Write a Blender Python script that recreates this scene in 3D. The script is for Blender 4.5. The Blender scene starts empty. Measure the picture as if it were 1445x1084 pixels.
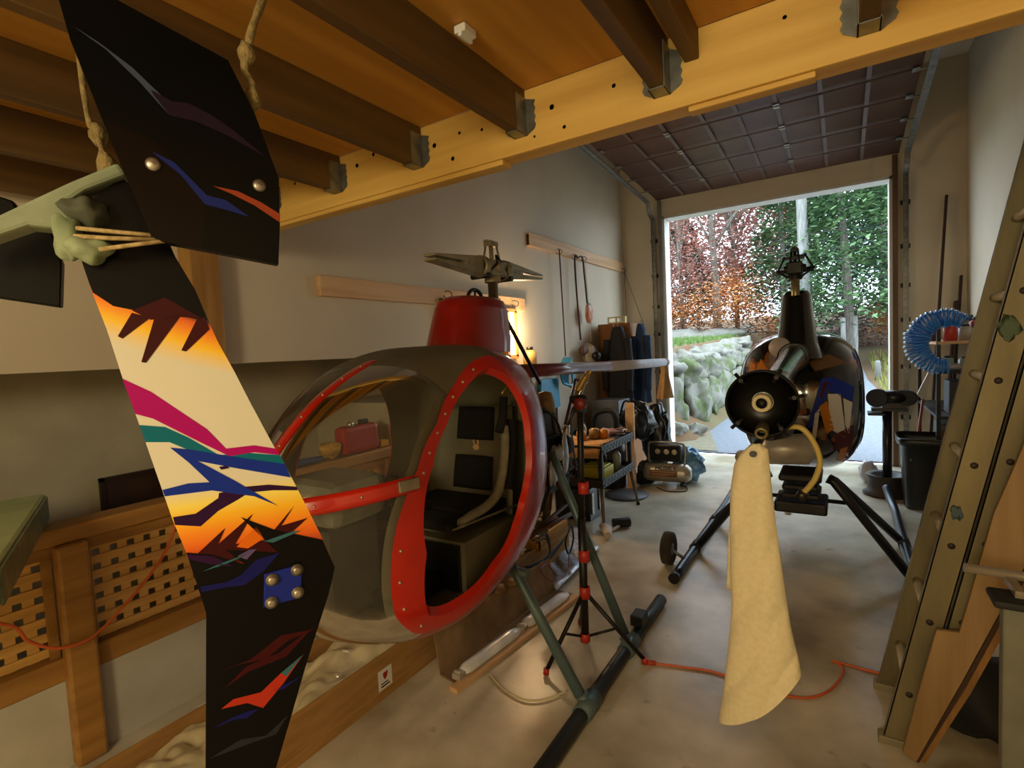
import bpy, math, random
from mathutils import Vector as V, Matrix, noise
PI=math.pi; R=random.Random(7)
sc=bpy.context.scene; col=sc.collection
# ------------------------------------------------------------- camera and measuring helpers
FPX=738.65; YAW,PIT,ROL=.565786,.0614928,.0489091
CAM=V((0,0,1.60))
FW=V((-math.sin(YAW)*math.cos(PIT),math.cos(YAW)*math.cos(PIT),-math.sin(PIT)))
_r=V((math.cos(YAW),math.sin(YAW),0)); _d=FW.cross(_r)
RT=_r*math.cos(ROL)+_d*math.sin(ROL); DN=_d*math.cos(ROL)-_r*math.sin(ROL)
def ray(x,y): return RT*((x-722.5)/FPX)+DN*((y-542)/FPX)+FW
def PZ(x,y,z=0.): v=ray(x,y); return CAM+v*((z-CAM.z)/v.z)
def PY(x,y,Y): v=ray(x,y); return CAM+v*(Y/v.y)
def PX(x,y,X): v=ray(x,y); return CAM+v*(X/v.x)
def PP(x,y,o,n): v=ray(x,y); return CAM+v*((o-CAM).dot(n)/v.dot(n))
cd=bpy.data.cameras.new('camera'); cam=bpy.data.objects.new('camera',cd); col.objects.link(cam)
cd.sensor_width=36; cd.lens=36*FPX/1445; cd.clip_start=.02; cd.clip_end=400
M=Matrix.Identity(4)
for i,a in enumerate((RT,-DN,-FW)):
    for j in range(3): M[j][i]=a[j]
M.translation=CAM; cam.matrix_world=M; sc.camera=cam
# ------------------------------------------------------------- materials
def lin(c):
    if isinstance(c,str):
        c=[int(c[i:i+2],16)/255 for i in (0,2,4)]
        c=[x/12.92 if x<=.04045 else ((x+.055)/1.055)**2.4 for x in c]
    return (c[0],c[1],c[2],1)
MATS={}
def nodes(name):
    m=bpy.data.materials.new(name); m.use_nodes=True; t=m.node_tree; b=t.nodes['Principled BSDF']; MATS[name]=m
    return m,t,b
def mat(name,c,rough=.6,metal=0.,c2=None,scale=8.,stretch=None,bump=0.,bscale=None,coat=0.,emit=0.,detail=4.,ramp=(.35,.65),sheen=0.):
    if name in MATS: return MATS[name]
    m,t,b=nodes(name); c=lin(c)
    b.inputs['Base Color'].default_value=c; b.inputs['Roughness'].default_value=rough; b.inputs['Metallic'].default_value=metal
    if coat: b.inputs['Coat Weight'].default_value=coat; b.inputs['Coat Roughness'].default_value=.06
    if sheen: b.inputs['Sheen Weight'].default_value=sheen
    if emit: b.inputs['Emission Color'].default_value=c; b.inputs['Emission Strength'].default_value=emit
    c2=lin(c2) if c2 else tuple(x*.82 for x in c[:3])+(1,)
    tc=t.nodes.new('ShaderNodeTexCoord'); mp=t.nodes.new('ShaderNodeMapping'); n=t.nodes.new('ShaderNodeTexNoise')
    if stretch: mp.inputs['Scale'].default_value=stretch
    n.inputs['Scale'].default_value=scale; n.inputs['Detail'].default_value=detail
    t.links.new(tc.outputs['Object'],mp.inputs[0]); t.links.new(mp.outputs[0],n.inputs['Vector'])
    r=t.nodes.new('ShaderNodeValToRGB'); r.color_ramp.elements[0].color=c; r.color_ramp.elements[1].color=c2
    r.color_ramp.elements[0].position,r.color_ramp.elements[1].position=ramp
    t.links.new(n.outputs['Fac'],r.inputs[0]); t.links.new(r.outputs[0],b.inputs['Base Color'])
    if bump:
        bp=t.nodes.new('ShaderNodeBump'); bp.inputs['Strength'].default_value=bump; bp.inputs['Distance'].default_value=.01
        n2=n
        if bscale: n2=t.nodes.new('ShaderNodeTexNoise'); n2.inputs['Scale'].default_value=bscale; t.links.new(mp.outputs[0],n2.inputs['Vector'])
        t.links.new(n2.outputs['Fac'],bp.inputs['Height']); t.links.new(bp.outputs[0],b.inputs['Normal'])
    return m
def glassy(name,tint=(.93,.93,.9),dust=.05):
    m,t,b=nodes(name); t.nodes.remove(b); o=t.nodes['Material Output']
    tr=t.nodes.new('ShaderNodeBsdfTransparent'); tr.inputs[0].default_value=lin(tint)
    gl=t.nodes.new('ShaderNodeBsdfGlossy'); gl.inputs['Roughness'].default_value=.06
    df=t.nodes.new('ShaderNodeBsdfDiffuse'); df.inputs[0].default_value=(.6,.55,.45,1)
    fr=t.nodes.new('ShaderNodeFresnel'); fr.inputs[0].default_value=1.3
    a=t.nodes.new('ShaderNodeMixShader'); a.inputs[0].default_value=dust
    t.links.new(tr.outputs[0],a.inputs[1]); t.links.new(df.outputs[0],a.inputs[2])
    c=t.nodes.new('ShaderNodeMixShader'); t.links.new(fr.outputs[0],c.inputs[0]); t.links.new(a.outputs[0],c.inputs[1]); t.links.new(gl.outputs[0],c.inputs[2])
    t.links.new(c.outputs[0],o.inputs[0]); return m
wood=lambda n,c,c2,ax=1,rough=.6,s=3.: mat(n,c,rough,c2=c2,scale=s,stretch=tuple(.6 if i==ax else 9 for i in range(3)),bump=.15,detail=6)
# ------------------------------------------------------------- mesh builder
class MB:
    def __init__(s): s.v=[];s.f=[];s.m=[];s.sm=[]
    def add(s,vs,fs,m=0,smooth=False):
        o=len(s.v); s.v+= [tuple(x) for x in vs]
        for f in fs: s.f.append([i+o for i in f]); s.m.append(m); s.sm.append(smooth)
        return s
    def box(s,c,d,rot=None,m=0):
        c=V(c); vs=[]
        for k in range(8):
            p=V(((k&1)-.5,((k>>1)&1)-.5,(k>>2)-.5)); p=V((p.x*d[0],p.y*d[1],p.z*d[2]))
            vs.append(c+(rot@p if rot else p))
        return s.add(vs,[(0,2,3,1),(4,5,7,6),(0,1,5,4),(2,6,7,3),(0,4,6,2),(1,3,7,5)],m)
    def bb(s,a,b,m=0): # box by two corners
        return s.box([(a[i]+b[i])/2 for i in range(3)],[abs(a[i]-b[i]) for i in range(3)],m=m)
    def bar(s,p,q,w,h,up=(0,0,1),m=0):
        p=V(p);q=V(q); y=(q-p); L=y.length; y.normalize(); x=y.cross(V(up))
        if x.length<1e-4: x=y.cross(V((1,0,0)))
        x.normalize(); z=x.cross(y); r=Matrix((x,y,z)).transposed()
        return s.box((p+q)/2,(w,L,h),r,m)
    def tube(s,pts,r,seg=10,m=0,caps=True,smooth=True):
        pts=[V(p) for p in pts]; n=len(pts); rr=list(r) if isinstance(r,(list,tuple)) else [r]*n
        if len(rr)!=n:
            k=len(rr)-1; rr=[rr[min(int(i*k/(n-1)),k-1)]+(rr[min(int(i*k/(n-1)),k-1)+1]-rr[min(int(i*k/(n-1)),k-1)])*(i*k/(n-1)-min(int(i*k/(n-1)),k-1)) for i in range(n)]
        vs=[];prev=None
        for i,p in enumerate(pts):
            t=(pts[min(i+1,n-1)]-pts[max(i-1,0)]).normalized()
            if prev is None:
                x=t.cross(V((0,0,1)));
                if x.length<1e-3: x=t.cross(V((1,0,0)))
            else: x=prev-t*prev.dot(t)
            x.normalize(); prev=x; y=t.cross(x)
            for k in range(seg):
                a=2*PI*k/seg; vs.append(p+(x*math.cos(a)+y*math.sin(a))*rr[i])
        fs=[(i*seg+k,i*seg+(k+1)%seg,(i+1)*seg+(k+1)%seg,(i+1)*seg+k) for i in range(n-1) for k in range(seg)]
        s.add(vs,fs,m,smooth)
        if caps:
            o=len(s.v)-len(vs); s.f.append([o+k for k in range(seg)][::-1]);s.m.append(m);s.sm.append(False)
            s.f.append([o+(n-1)*seg+k for k in range(seg)]);s.m.append(m);s.sm.append(False)
        return s
    def lathe(s,prof,o,ax=(0,0,1),seg=24,m=0,smooth=True): # prof: (radius, height along axis)
        ax=V(ax).normalized(); o=V(o); x=ax.cross(V((0,0,1)))
        if x.length<1e-3: x=V((1,0,0))
        x.normalize(); y=ax.cross(x); vs=[]
        for (r,h) in prof:
            for k in range(seg):
                a=2*PI*k/seg; vs.append(o+ax*h+(x*math.cos(a)+y*math.sin(a))*max(r,1e-5))
        n=len(prof)
        fs=[(i*seg+k,i*seg+(k+1)%seg,(i+1)*seg+(k+1)%seg,(i+1)*seg+k) for i in range(n-1) for k in range(seg)]
        return s.add(vs,fs,m,smooth)
    def prism(s,poly,off,m=0,back=True):
        n=len(poly); a=[V(p) for p in poly]; b=[p+V(off) for p in a]
        fs=[tuple(range(n))]
        if back: fs+=[tuple(range(2*n-1,n-1,-1))]+[(i,i+n,(i+1)%n+n,(i+1)%n) for i in range(n)]
        return s.add(a+(b if back else []),fs,m)
    def grid(s,fn,nu,nv,m=0,smooth=True,closeu=False):
        vs=[fn(i/(nu if closeu else nu-1),j/(nv-1)) for j in range(nv) for i in range(nu)]
        fs=[(j*nu+i,j*nu+(i+1)%nu,(j+1)*nu+(i+1)%nu,(j+1)*nu+i) for j in range(nv-1) for i in range(nu if closeu else nu-1)]
        return s.add(vs,fs,m,smooth)
    def blob(s,c,r,seed=0,amp=.15,fr=2.,seg=16,m=0,smooth=True,flat=None):
        c=V(c); r=V(r); vs=[]
        nv=seg//2+1
        for j in range(nv):
            th=PI*j/(nv-1)
            for i in range(seg):
                a=2*PI*i/seg; d=V((math.sin(th)*math.cos(a),math.sin(th)*math.sin(a),math.cos(th)))
                k=1+amp*noise.noise(d*fr+V((seed*3.1,seed*1.7,seed)))*2
                p=V((d.x*r.x,d.y*r.y,d.z*r.z))*k
                if flat is not None: p.z=max(p.z,flat)
                vs.append(c+p)
        fs=[(j*seg+i,(j+1)*seg+i,(j+1)*seg+(i+1)%seg,j*seg+(i+1)%seg) for j in range(nv-1) for i in range(seg)]
        return s.add(vs,fs,m,smooth)
def new(name,mb,mats,parent=None,bev=0.,solid=0.,sub=0):
    me=bpy.data.meshes.new(name); me.from_pydata(mb.v,[],mb.f)
    if not isinstance(mats,(list,tuple)): mats=[mats]
    for x in mats: me.materials.append(x)
    me.polygons.foreach_set('material_index',mb.m); me.polygons.foreach_set('use_smooth',mb.sm); me.update()
    o=bpy.data.objects.new(name,me); col.objects.link(o)
    if parent is not None:
        o.parent=parent; o.matrix_parent_inverse=ROOT_INV.get(parent.name,Matrix.Identity(4))
    if solid: a=o.modifiers.new('s','SOLIDIFY'); a.thickness=solid; a.offset=0
    if sub: a=o.modifiers.new('d','SUBSURF'); a.levels=a.render_levels=sub
    if bev: a=o.modifiers.new('b','BEVEL'); a.width=bev; a.segments=2; a.limit_method='ANGLE'; a.angle_limit=.8
    return o
ROOT_INV={}
def tag(o,label,cat,group=None,kind=None):
    o['label']=label; o['category']=cat
    if group: o['group']=group
    if kind: o['kind']=kind
    return o
def thing(name,label,cat,loc,group=None):
    o=bpy.data.objects.new(name,None); col.objects.link(o); o.location=loc; o.empty_display_size=.05
    ROOT_INV[o.name]=Matrix.Translation(-V(loc)); return tag(o,label,cat,group)
def one(name,mb,m,label,cat,group=None,kind=None,**k): return tag(new(name,mb,m,**k),label,cat,group,kind)
def struct(name,mb,m,parent=None,**k):
    o=new(name,mb,m,parent,**k)
    if parent is None: o['kind']='structure'
    return o
def dup(root,delta,label,group=None):
    r=root.copy(); col.objects.link(r); r.location=root.location+V(delta); r['label']=label
    if group: r['group']=group
    for ch in list(root.children):
        c=ch.copy(); col.objects.link(c); c.parent=r; c.matrix_parent_inverse=ch.matrix_parent_inverse
        for g in list(ch.children):
            d=g.copy(); col.objects.link(d); d.parent=c; d.matrix_parent_inverse=g.matrix_parent_inverse
    return r
def smooth(pts,n=6):
    pts=[V(p) for p in pts]; out=[]
    for i in range(len(pts)-1):
        a=pts[max(i-1,0)];b=pts[i];c=pts[i+1];d=pts[min(i+2,len(pts)-1)]
        for k in range(n):
            t=k/n; out.append(.5*(2*b+(c-a)*t+(2*a-5*b+4*c-d)*t*t+(3*b-a-3*c+d)*t**3))
    return out+[pts[-1]]
def text(body,size,o,x,y,m,name,parent,ext=.0005):
    cu=bpy.data.curves.new(name,'FONT'); cu.body=body; cu.size=size; cu.extrude=ext; cu.align_x='CENTER'; cu.align_y='CENTER'
    to=bpy.data.objects.new(name+'_t',cu); col.objects.link(to)
    me=bpy.data.meshes.new_from_object(to.evaluated_get(bpy.context.evaluated_depsgraph_get())); bpy.data.objects.remove(to)
    x=V(x).normalized(); y=V(y).normalized(); z=x.cross(y)
    mm=Matrix((x,y,z)).transposed().to_4x4(); mm.translation=V(o); me.transform(mm); me.materials.append(m)
    ob=bpy.data.objects.new(name,me); col.objects.link(ob); ob.parent=parent
    ob.matrix_parent_inverse=ROOT_INV.get(parent.name,Matrix.Identity(4)); return ob
# ------------------------------------------------------------- palette
m_wall=mat('drywall','cfc2ab',.8,c2='c6b9a2',scale=1.5)
m_wallr=mat('drywall_plain','d8cdb8',.8,c2='cfc4ae',scale=1.5)
m_foundation=mat('painted_foundation','b3aa90',.85,c2='a0977d',scale=2.5,bump=.1,bscale=30)
m_curb=mat('painted_curb','b9b5a6',.85,c2='a8a494',scale=3,bump=.1,bscale=25)
m_floor=mat('polished_concrete','cfc7b2',.3,c2='978d76',scale=2.2,detail=8,bump=.03,bscale=6)
t_=m_floor.node_tree; bs_=t_.nodes['Principled BSDF']; src=bs_.inputs['Base Color'].links[0].from_socket
tc_=t_.nodes.new('ShaderNodeTexCoord')
for sc_,lo,hi,c_ in((7.,.66,.74,(.14,.10,.06,1)),(1.1,.58,.72,(.36,.24,.12,1)),(26.,.70,.76,(.12,.09,.06,1))):
    n_=t_.nodes.new('ShaderNodeTexNoise'); n_.inputs['Scale'].default_value=sc_; n_.inputs['Detail'].default_value=5; t_.links.new(tc_.outputs['Object'],n_.inputs['Vector'])
    q_=t_.nodes.new('ShaderNodeMapRange'); q_.inputs[1].default_value=lo; q_.inputs[2].default_value=hi; q_.inputs[4].default_value=.55; t_.links.new(n_.outputs['Fac'],q_.inputs[0])
    x_=t_.nodes.new('ShaderNodeMix'); x_.data_type='RGBA'; x_.inputs[7].default_value=c_; t_.links.new(q_.outputs[0],x_.inputs[0]); t_.links.new(src,x_.inputs[6]); src=x_.outputs[2]
t_.links.new(src,bs_.inputs['Base Color'])
m_ply=wood('plywood','c68f38','a87426',1,.65,1.2)
m_beam=wood('pine_beam','d6b05e','c49a49',0,.6,2.)
m_joist=wood('fir_joist','66491f','4e3716',1,.65,2.)
m_rail=wood('stained_rail','a5783a','8a6029',1,.5,2.)
m_latt=wood('lattice_pine','dcae62','c2944c',1,.6,3.)
m_board=wood('pine_board','d8b184','c59a6a',1,.65,2.)
m_galv=mat('galvanised_steel','8e8f8a',.4,.8,c2='6f706c',scale=20)
m_black=mat('black_paint','121214',.35,c2='0c0c0d')
m_blackm=mat('black_rubber','181818',.7,c2='101010')
m_dark=mat('dark_steel','2a2827',.45,.6,c2='1c1a19',scale=12)
m_red=mat('red_gelcoat','a41408',.3,c2='8c0f06',scale=4,coat=.5)
m_shell=mat('grey_cabin_shell','67634f',.6,c2='5b5744',scale=5)
m_alu=mat('brushed_aluminium','b0aa9c',.38,.85,c2='938d80',scale=15)
m_cream=mat('cream_cotton','d9c68e',.95,c2='cdb97f',scale=30,bump=.2,bscale=180)
m_card=mat('brown_cardboard','a57c44',.8,c2='916a36',scale=5,stretch=(6,1,6))
m_white=mat('white_paint','dcdcd8',.5,c2='d0d0cc')
m_screw=mat('screw_head','c9c3b0',.35,.8)
m_orange=mat('orange_cord_pvc','d2622a',.5)
m_grey=mat('grey_plastic','6d6f70',.55)
# ------------------------------------------------------------- the setting
XL,XR,YD=-2.8,1.17,7.7
b=MB(); b.bb((-2.8,-3,-.15),(XR+.2,YD+.05,0)); struct('floor',b,m_floor)
b=MB(); b.bb((-3.75,-3,1.61),(XL,YD+.2,4.7)); b.bb((-3.75,3.6,-.2),(XL,YD+.2,1.61)); struct('wall_left',b,m_wall)
b=MB(); b.bb((-3.75,-3,-1.3),(-3.62,3.6,1.61)); b.bb((-3.62,-3,-1.4),(XL,3.6,-1.25)); b.bb((-3.62,2.72,-1.25),(-2.8,3.6,1.27)); struct('wall_stairwell',b,m_foundation)
b=MB(); b.bb((-2.8,-3,-1.3),(-2.68,2.72,.355)); struct('trim_1',b,m_curb)
b=MB(); b.bb((XR,-3,-.1),(XR+.15,YD+.2,4.7)); struct('wall_right',b,m_wallr)
b=MB(); b.bb((-3.8,-3.15,-1.4),(XR+.15,-3,4.7)); struct('wall_back',b,m_wallr)
OL,OR_,OT=-2.19,.5,3.43
b=MB(); b.bb((XL,YD,-.1),(OL,YD+.2,4.7)); b.bb((OR_,YD,-.1),(XR,YD+.2,4.7)); b.bb((OL,YD,OT),(OR_,YD+.2,4.7)); struct('wall_front',b,m_wallr)
b=MB(); b.bb((-3.8,-3.15,4.6),(XR+.2,YD+.2,4.75)); struct('ceiling',b,m_wallr)
b=MB(); b.bb((XL,-3,2.43),(XR,1.5,2.455)); struct('ceiling_loft',b,m_ply)
b=MB(); b.bb((OL,YD-.005,0),(OL+.03,YD+.24,OT)); b.bb((OL-.09,YD+.2,0),(OL,YD+.235,OT+.1)); struct('trim_2',b,m_white)
b=MB(); b.bb((OR_-.03,YD-.005,0),(OR_,YD+.24,OT)); b.bb((OR_,YD+.2,0),(OR_+.09,YD+.235,OT+.1)); struct('trim_3',b,m_white)
b=MB(); b.bb((OL,YD-.005,OT-.03),(OR_,YD+.24,OT)); struct('trim_4',b,m_white)
# wooden casings inside, beside the door opening
mcas=wood('door_casing','6e5136','553c26',2,.6,2.)
b=MB(); b.bb((OR_+.0,YD-.03,0),(OR_+.05,YD-.001,3.66)); struct('trim_5',b,mcas)
b=MB(); b.bb((OL-.06,YD-.03,0),(OL-.01,YD-.001,3.66)); struct('trim_6',b,mat('grey_casing','7c7d78',.6))
# loft beam, joists, hangers
b=MB(); b.bb((XL,1.5,2.24),(XR,1.575,2.43)); b.bb((XL,1.505,2.222),(-.95,1.56,2.24)); b.bb((-.35,1.508,2.225),(-.05,1.55,2.24))
for k in range(26):
    y=R.uniform(2.27,2.41); x=R.uniform(-2.7,1.0); b.lathe([(0,-.0004),(R.uniform(.004,.009),-.0004)],(x,1.4996,y),(0,-1,0),10,1)
one('loft_beam',b,[m_beam,mat('knot','5d3c17',.7)],'long pale yellow pine beam carrying the loft joists across the garage','beam',bev=.004)
JX=[(-2.63,2.29),(-2.19,2.29),(-1.75,2.29),(-1.31,2.29),(-.87,2.29),(-.415,2.285),(-.335,2.35),(.055,2.285)]
JN=['dark fir loft joist running past the far left edge of the loft','dark fir joist passing behind the upper black fin panel','dark fir joist third from the left end of the loft beam',
'dark fir joist between the fin and the tall joist with the white clip','dark fir joist with a white clip on the plywood beside it','longer joist of the close pair above the garage door panels','shallower joist of the close pair, cut short above its neighbour','lone fir joist at the upper right edge above the door panels']
for (x,z),l in zip(JX,JN):
    t=thing('loft_joist',l,'joist',(x,0,z),'fir joists under the loft')
    b=MB(); b.bb((x-.019,-3,z),(x+.019,1.5,2.43)); new('joist_timber',b,m_joist,t,bev=.003)
    if x not in(-.335,):
        b=MB(); s=.024
        b.bb((x-s,1.44,z-.004),(x+s,1.4995,z-.001))
        for q in(-1,1):
            b.bb((x+q*.0195,1.44,z-.004),(x+q*.0225,1.4995,2.40))
            vs=[(x+q*.0225,1.4985,z-.004)]
            P=[(x+q*.0225,1.4975,z-.003)]
            for k in range(8): P.append((x+q*(.05+(.006 if k%2 else 0)),1.4975,z+.012+k*.0125))
            P.append((x+q*.0225,1.4975,2.40)); b.prism(P,(0,.001,0))
        new('joist_hanger',b,m_galv,t)
c=PZ(656,40,2.428); b=MB(); b.box((c.x,c.y,2.418),(.035,.05,.02)); b.box((c.x,c.y,2.405),(.012,.05,.012)); one('white_clip',b,m_white,'small white plastic clip fixed to the loft plywood beside a joist','clip',bev=.003)
# ------------------------------------------------------------- overhead sectional door (rolled up)
m_panel=mat('brown_door_panel','5b3d2c',.6,c2='4d3324',scale=3)
m_stile=mat('door_stile','5f493a',.55)
D=bpy.data.objects.new('door_1',None); col.objects.link(D); D['kind']='structure'
def dz(y): return 3.665+(YD-.06-y)*.036
n=7; L=.53
for i in range(n):
    y1=YD-.06-i*L; y0=y1-L+.012; b=MB()
    def pan(u,v):
        y=y0+(y1-y0)*v; return V((OL-.06+(OR_-OL+.12)*u,y,dz(y)+.018*abs(math.sin(v*PI))**.6))
    b.grid(pan,2,9); 
    o=new('door_panel',b,m_panel,D,solid=.01)
    b=MB()
    for x in(-1.86,-1.5,-1.13,-.83,-.5,-.15,.2): 
        ym=(y0+y1)/2; b.bar((x,y0+.03,dz(y0)-.004),(x,y1-.03,dz(y1)-.004),.035,.004)
    new('panel_stiles',b,m_stile,o)
    if i<n-1:
        for x in(-1.5,-.5):
            b=MB(); b.box((x,y0,dz(y0)-.014),(.055,.10,.008)); b.tube([(x-.03,y0,dz(y0)-.02),(x+.03,y0,dz(y0)-.02)],.009,8); new('door_hinge',b,m_alu,D)
        for x in(OL-.02,OR_+.02):
            b=MB(); b.box((x,y0,dz(y0)-.014),(.05,.08,.008)); b.tube([(x,y0,dz(y0)-.02),(x+(.09 if x>0 else -.09),y0,dz(y0)-.02)],.007,8); new('roller_bracket',b,m_galv,D)
for x,s in((OL-.12,-1),(OR_+.12,1)):
    b=MB(); pts=[(x,YD-.05,.05),(x,YD-.05,3.42)]+[(x,YD-.05-.2*math.sin(a),3.42+.2*(1-math.cos(a))*1.0) for a in[.3,.6,.9,1.2,1.5]]+[(x,4.0,dz(4.0)+.01)]
    for p,q in zip(pts[:-1],pts[1:]): b.bar(p,q,.05,.012,up=(0,1,.3)); 
    for p,q in zip(pts[:-1],pts[1:]): b.bar(V(p)+V((s*.025,0,0)),V(q)+V((s*.025,0,0)),.006,.04,up=(0,1,.3))
    new('door_track',b,m_galv,D)
    for z in(.6,1.2,1.75,2.15,2.6,3.1):
        b=MB(); b.box((x,YD-.02,z),(.09,.045,.05)); new('track_bracket',b,m_dark,D)
# ------------------------------------------------------------- wall boards with hooks, upright post
def board(y0,y1,z0,z1,l,hooks,endcap=False):
    t=thing('hook_board',l,'board',(XL,y0,z0))
    b=MB(); b.bb((XL,y0,z0),(XL+.038,y1,z1)); 
    new('plank',b,m_board,t,bev=.004)
    if endcap:
        b=MB(); b.bb((XL+.002,y0-.004,z0+.01),(XL+.03,y0,z1-.02)); new('burnt_end',b,mat('burnt','2b150c',.8),t)
    for hy,hz in hooks:
        b=MB(); c=V((XL+.045,hy,hz)); pts=[c,c+V((.03,0,0))]+[c+V((.03,0,0))+V((.028*math.sin(a),.02*math.sin(a),-.03+.03*math.cos(a))) for a in(.5,1,1.6,2.2,2.8,3.4,4,4.6)]
        b.tube(pts,.004,6); new('hook',b,m_dark,t)
board(2.17,4.68,2.01,2.14,'pale pine hook board on the left wall behind the red rotor head',[(3.38,2.12),(4.1,2.11),(4.42,2.1)])
board(4.83,7.62,2.70,2.84,'higher pine board on the left wall reaching the door corner',[(5.43,2.74),(5.84,2.73),(6.1,2.74),(7.5,2.74)],True)
b=MB(); b.bb((XL,1.36,1.615),(XL+.12,1.5,2.43)); b.bb((XL,1.36,1.0),(XL+.0,1.40,1.6)) if 0 else None
one('loft_post',b,wood('post_pine','a97f45','8f672f',2),'rough pine post against the left wall under the loft beam','post',bev=.004)
# ------------------------------------------------------------- lattice fence on the curb
F=thing('lattice_railing','stained wooden railing with lattice panels guarding the stairwell','railing',(-2.74,.8,.355))
b=MB(); b.bb((-2.79,-1.4,.915),(-2.655,2.64,.985)); b.bb((-2.76,-1.4,.86),(-2.69,2.62,.915)); new('top_rail',b,m_rail,F,bev=.01)
b=MB(); b.bb((-2.765,-1.4,.356),(-2.675,2.62,.452)); new('bottom_rail',b,m_rail,F,bev=.006)
for y,zb in((.78,.003),(2.58,.003)):
    b=MB(); b.bb((-2.679,y-.053,zb),(-2.62,y+.053,.914)); new('railing_post',b,m_rail,F,bev=.012)
for y0,y1 in((-1.35,.73),(.83,2.53)):
    b=MB(); y=y0+.01
    k=0
    while y<y1-.02: b.bb((-2.745,y,.45),(-2.737,y+.036,.862)); y+=.066
    z=.458
    while z<.85: b.bb((-2.735,y0,z),(-2.727,y1,z+.035)); z+=.064
    new('lattice_panel',b,m_latt,F)
    for q0 in(y0,y1-.03): b=MB(); b.bb((-2.72,q0,.452),(-2.70,q0+.03,.862)); new('lattice_batten',b,m_rail,F)
m_foam=mat('green_foam','b9c898',.85,c2='a5b585',scale=6)
t=thing('foam_slab','pale green foam slab lying across the top of the railing','foam slab',(-2.6,.3,.987))
b=MB()
def fs(u,v): return None
b.prism([(-2.9,.79,.987),(-1.72,.33,.987),(-2.02,-.5,.987),(-3.2,-.04,.987)],(0,0,.105)); new('foam_block',b,m_foam,t,bev=.012)
b=MB(); b.prism([(-2.86,.776,.99),(-1.9,.402,.99),(-1.9,.402,1.085),(-2.86,.776,1.085)],(.003,.008,0)); new('side_strip',b,mat('grey_green_side','7d8a72',.3,.2,c2='56624e',scale=14),t,bev=.002)  # darker grey-green layer over the slab's side face
pts=smooth([(-2.6,.2,.86),PX(0,880,-2.6),PX(40,905,-2.59),PX(80,915,-2.585),PX(120,905,-2.585),PX(150,882,-2.6),PX(190,838,-2.6),PX(220,800,-2.6),PX(240,765,-2.62),PX(247,735,-2.64),(-2.66,1.16,.995),(-2.72,1.2,.993)])
b=MB(); b.tube(pts,.006,8); one('extension_lead',b,m_orange,'orange extension cord looped in front of the lattice railing','cord')
# picture on stairwell wall
a=PX(140,676,-3.6);c=PX(233,708,-3.6); t=thing('picture_frame','dark framed panel low on the stairwell wall','picture',(-3.6,(a.y+c.y)/2,c.z))
b=MB(); y0,y1,z0,z1=a.y,c.y+.1,c.z-.02,a.z
for p,q in(((y0,z0),(y1,z0+.02)),((y0,z1-.02),(y1,z1)),((y0,z0),(y0+.02,z1)),((y1-.02,z0),(y1,z1))): b.bb((-3.619,p[0],p[1]),(-3.59,q[0],q[1]))
new('frame',b,mat('dark_frame','2c1d10',.5),t); b=MB(); b.bb((-3.619,y0+.02,z0+.02),(-3.605,y1-.02,z1-.02)); new('panel',b,mat('dark_panel','3d2415',.6,c2='24150c',scale=9),t)
# things on rail and pier behind the bubble
p=PX(506,637,-2.72); 
t=thing('gas_can','red plastic fuel can standing on the lattice railing','fuel can',(p.x,p.y,.987))
b=MB(); b.bb((p.x-.06,p.y-.15,.988),(p.x+.05,p.y+.15,1.17)); new('can_body',b,mat('red_plastic','a02a20',.45),t,bev=.03)
b=MB(); b.bb((p.x-.015,p.y+.02,1.17),(p.x+.015,p.y+.09,1.2)); new('can_handle',b,m_blackm,t,bev=.005)
b=MB(); b.lathe([(0,0),(.022,0),(.022,.02),(.012,.03),(0,.03)],(p.x+.03,p.y-.08,1.17)); new('can_cap',b,m_screw,t)
b=MB(); b.blob((-2.71,p.y-.22,1.045),(.05,.07,.045),3,.35,3); one('yellow_sponge',b,mat('sponge','c9a24a',.9,c2='a87f30',scale=20,bump=.4),'crumpled tan sponge beside the red fuel can','sponge')
b=MB(); b.bb((-2.76,p.y+.19,.988),(-2.7,p.y+.26,1.03)); one('tape_box',b,mat('yellow_plastic','d8a018',.5),'small yellow box at the end of the railing beside the fuel can','box',bev=.006)
q=PX(545,560,-2.9); b=MB(); b.lathe([(0,1.272),(.055,1.272),(.055,1.37),(.045,1.39),(.045,1.41),(0,1.41)],(-2.95,2.95,0)); one('blue_jar',b,mat('blue_plastic','3f5f86',.5),'blue plastic jar on the grey concrete pier behind the cabin','jar')
b=MB(); b.tube(smooth([(-2.715,1.72,1.0),(-2.715,1.9,1.005),(-2.715,2.05,1.0)]),[.02,.024,.02],10); one('blue_rag',b,mat('blue_cloth','35466e',.8),'rolled blue rag lying on the railing near the nose of the red cabin','rag')
# ------------------------------------------------------------- painted tail fin hanging at the left
o=CAM.copy(); hv=ray(300,600); hv=V((hv.x,hv.y,0)).normalized(); FO=CAM+hv*1.08
FN=(-hv).normalized(); FU=V((-FN.y,FN.x,0)); FU.normalize()
if FU.dot(RT)<0: FU=-FU
def fp(x,y,k=0.): return PP(x,y,FO+FN*k,FN)      # point on the fin's face, k metres proud of it
def fl(x,y): p=fp(x,y)-FO; return p.dot(FU),p.z
TF=thing('tail_fin','flame-painted black and cream tail fin hanging at the front left','tail fin',FO+V((0,0,-.9)))
out=[(119,380),(131,415),(151,466),(173,534),(191,584),(206,626),(229,692),(244,735),(262,778),(278,825),(291,866),(291,960),(290,1084),(292,1180),(372,1180),(389.5,1084),(411,1011),(430,945),(442.5,905),(464,838),(472.6,801),(455,760),(434,718),(409,669),(382,622),(352,566),(330,523),(306,480),(276,410),(246,360),(222,300),(172,250),(125,285),(104,335)]
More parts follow.
